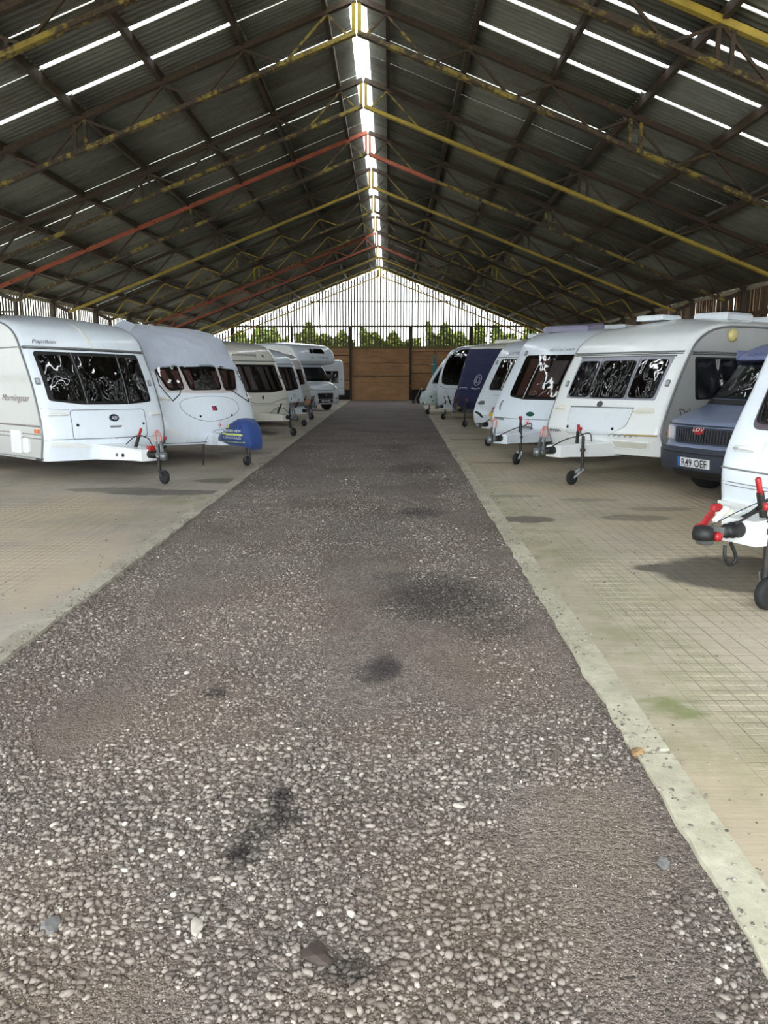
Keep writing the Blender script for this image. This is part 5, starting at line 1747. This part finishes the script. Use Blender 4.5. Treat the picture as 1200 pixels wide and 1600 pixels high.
v.patch('pane', rpoly([(-.82, 1.80), (.82, 1.80), (.78, 1.19), (-.78, 1.19)], .06), G_MID, .036, parent=wo, back=.010)
v.grab(-.80, 1.0, .10, PLASTW)
v.line('front_stripe', [(-1.03, .815), (1.03, .80)], plain('stripe_grey', lin(128, 130, 130), .5, 0, 0), .009, .003)
for z_ in (.70, .672): v.line('front_stripe', [(-1.03, z_), (1.03, z_ - .005)], plain('stripe_grey', lin(128, 130, 130), .5, 0, 0), .004, .003)
v.line('locker_seam', [(-.58, 1.14), (-.62, .98), (-.635, .80), (-.635, .60), (-.60, .52)], PLASTW, .008, .002)
v.line('locker_seam', [(.58, 1.14), (.62, .98), (.635, .80), (.635, .60), (.60, .52)], PLASTW, .008, .002)
v.patch('bumper_lip', rpoly([(-1.0, .47), (1.0, .47), (1.0, .53), (-1.0, .53)], .01), PLASTW, .05)
v.patch('front_reflector', rpoly([(-1.0, .405), (-.80, .405), (-.80, .455), (-1.0, .455)], .01), CREAM, .03)
v.road_wheels(-3.2)
e = v.hitch(-.30, .55, PLASTW, 1.35, (.80, .14), jtop=.62, wheel_r=.115, wheel_off=(.0, .03), wide=.28, lever=False, stab=RED, brake_lean=.10, brake_u=.44)
hd = MB(); hd.bar((e + .30, -.075, .57), (e + .17, -.085, .68), .025, .04); hd.lathe([(.05, 0), (.05, .03), (.03, .036)], (e + .31, -.06, .555), (0, -1, 0), 16)
hd.box((e + .14, -.085, .70), (.10, .045, .055), 0, .012).build('coupling_lever', RED, v.root)
MB().bar((e + .30, .03, .64), (e + .18, .03, .72), .03, .02).build('coupling_trigger', PLASTW, v.root)
MB().lathe([(.03, -.05), (.066, -.04), (.072, .0), (.06, .045), (.02, .055)], (e + .36, 0, .555), (0, 0, 1), 18).build('ball_cup', BLACK, v.root)
lp = [(e + .10, .02, .47), (e + .06, .03, .40), (e + .04, .03, .34), (e + .09, .02, .30), (e + .14, .01, .36), (e + .13, .0, .45)]
MB().tube(chaikin(lp, 2), .012, 6).build('electric_cable', BLACK, v.root)
MB().tube(chaikin([(e + .26, -.02, .60), (e + .1, .1, .72), (e - .15, .16, .80), (e - .35, .10, .78), (e - .45, .05, .62)], 2), .004, 5).build('breakaway_wire', STEELD, v.root)
for k in (0, .05): MB().tube(chaikin([(.62, -.06 - k, .56), (.50, .0, .66), (.38, .04, .76 - k), (.26, .1, .74 - k), (.10, .14, .60)], 2), .010, 6).build('brake_hose', BLACK, v.root)

# ---- R2 blue-grey van camper
LB = plain('van_paint_blue_grey', lin(122, 134, 164), .3, .2, .12, 3, .4)
LDK = plain('van_bumper_dark', lin(46, 52, 64), .55, 0, .15, 8)
V2 = Van('camper_van', 'blue-grey high-top van with slatted black grille and number plate R49 OEF', 'van', (3.98, 9.90), 204, .86, .26,
         [(-.12, .30), (.0, .36), (.03, .52), (.02, .66), (-.04, .70), (-.05, .94), (-.09, 1.0), (-.28, 1.07), (-.58, 1.15), (-.72, 1.20), (-.78, 1.25), (-1.06, 1.52), (-1.30, 1.78), (-1.50, 1.84), (-4.8, 1.86), (-5.0, 1.5), (-5.0, .30)],
         LB, LB, r=.12, crown=.02, fade=(-2.0, -3.0), bowp=3.0)
v = V2
v.patch('bumper', rpoly([(-.84, .31), (.84, .31), (.84, .655), (-.84, .655)], .06), LDK, .045, nr=5)
v.line('bumper_groove', [(-.80, .60), (.80, .60)], BLACK, .008, .046)
v.patch('lower_intake', rpoly([(-.40, .325), (.40, .325), (.40, .40), (-.40, .40)], .02), BLACK, .05)
npz = v.patch('number_plate', [(-.26, .435), (.26, .435), (.26, .545), (-.26, .545)], INKW, .060, nr=1)
v.patch('plate_badge_strip', [(-.26, .435), (-.215, .435), (-.215, .545), (-.26, .545)], plain('plate_blue', lin(24, 104, 180), .4, 0, 0), .063, nr=1, parent=npz)
v.text('R49 OEF', .022, .487, .088, plain('plate_black', lin(18, 18, 18), .5, 0, 0), 0, .066, width=.41, parent=npz, bold=.008)
go = v.patch('grille', rpoly([(-.47, .715), (.47, .715), (.50, .93), (-.50, .93)], .04), LDK, .016)
v.patch('grille_opening', rpoly([(-.43, .735), (.43, .735), (.45, .91), (-.45, .91)], .03), BLACK, .020, parent=go)
for k in range(19):
    x_ = -.40 + k * .80 / 18
    v.line('grille_slat', [(x_, .74), (x_, .905)], LDK, .009, .024, parent=go, n=5)
eb = v.patch('grille_badge', ellipse(-.03, .885, .085, .042, 18), RED, .036)
v.text('LDV', -.03, .90, .045, INKW, .25, .042, width=.19, parent=eb)
for sd in (-1, 1):
    hl = v.patch('head_lamp', rpoly([(sd * .52, .74), (sd * .78, .75), (sd * .80, .93), (sd * .53, .93)], .03), plain('lamp_chrome', lin(190, 192, 196), .12, .6, .05), .014)
    v.patch('indicator', rpoly([(sd * .78, .75), (sd * .84, .76), (sd * .845, .93), (sd * .79, .93)], .02), ORANGE, .016, parent=hl)
    if sd > 0: MB().box((-.90, sd * .98, 1.42), (.10, .18, .26), 0, .03).build('door_mirror', LDK, v.root)
v.line('bonnet_seam', [(-.80, .955), (.80, .955)], LDK, .010, .004)
v.window([(-.66, 1.75), (.66, 1.75), (.74, 1.29), (-.74, 1.29)], G_SCREEN, BLACK, .03, .06, name='windscreen', pane_off=.03,
         inside=plain('cab_grey_lining', lin(96, 106, 106), .7, 0, .2), curtains=[([(-.62, 1.72), (-.48, 1.72), (-.56, 1.33), (-.70, 1.33)], CURT_GREY)])
v.patch('scuttle', rpoly([(-.78, 1.205), (.78, 1.205), (.78, 1.265), (-.78, 1.265)], .02), BLACK, .012)
v.line('wiper', [(-.5, 1.28), (-.1, 1.40), (.1, 1.44)], BLACK, .010, .05)
ht = Van.__new__(Van)
ht.root = v.root; ht.w, ht.bow, ht.r, ht.crown, ht.fade, ht.bowp = .84, .22, .16, .04, (-1.9, -3.0), 2.4
ht.p = chaikin([(-1.45, 1.775), (-1.18, 1.79), (-1.20, 1.84), (-1.42, 1.96), (-1.8, 2.06), (-2.5, 2.12), (-4.6, 2.12), (-4.95, 2.0), (-4.98, 1.775)])
ht.zz = [1.79, 1.84, 1.96, 2.06, 2.12]; ht.uu = [-1.19, -1.22, -1.42, -1.8, -2.5]
ht.body(plain('hightop_blue', lin(128, 136, 178), .35, 0, .1, 3, .2), LB, 'high_top')
ht.text('Leisuredrive', -.1, 1.88, .06, plain('print_blue_dark', lin(70, 80, 130), .5, 0, 0), .3, .008, width=.8)
tyre_pair(v.root, -1.0, .74, .33, .2); tyre_pair(v.root, -4.0, .74, .33, .2)

# ---- slim teal sleeve and hand trolley by the far wall
TEAL = fabric('teal_sleeve_cloth', lin(72, 140, 146), .2)
t = empty('rolled_parasol', (2.95, 50.75, 0)); tag(t, 'slim teal sleeve with pointed tip standing against the far board wall', 'parasol')
MB().lathe([(.10, .0), (.14, .25), (.15, 1.3), (.14, 2.1), (.09, 2.6), (.05, 2.85)], (0, 0, 0.05), (0, 0, 1), 16).build('sleeve', TEAL, t)
MB().lathe([(.02, 0), (.012, .45)], (0, 0, 2.88), (0, 0, 1), 8).build('tip', STEELD, t)
MB().tube([(-.32, -.15, 2.28), (-.02, -.16, 2.27)], .02, 6).build('tie_band', INKW, t)
MB().box((0, 0, .03), (.5, .4, .06)).build('foot', STEELD, t)
t = empty('hand_trolley', (1.72, 44.5, 0), (0, 0, R(30))); tag(t, 'small grey hand trolley on the floor near the far wall', 'trolley')
for sd in (-.18, .18): MB().tube([(-.2, sd, .1), (.05, sd, .55), (.12, sd * .6, .78)], .03, 6).build('handle_bar', STEELG, t)
MB().tube([(.12, -.11, .78), (.15, 0, .84), (.12, .11, .78)], .03, 6).build('grip', STEELG, t)
for sd in (-.26, .26): MB().lathe([(.05, -.03), (.11, -.03), (.11, .03), (.05, .03)], (-.2, sd, .11), (0, 1, 0), 14).build('wheel', TYRE, t)
MB().box((-.3, 0, .08), (.25, .42, .03)).build('toe_plate', STEELD, t)
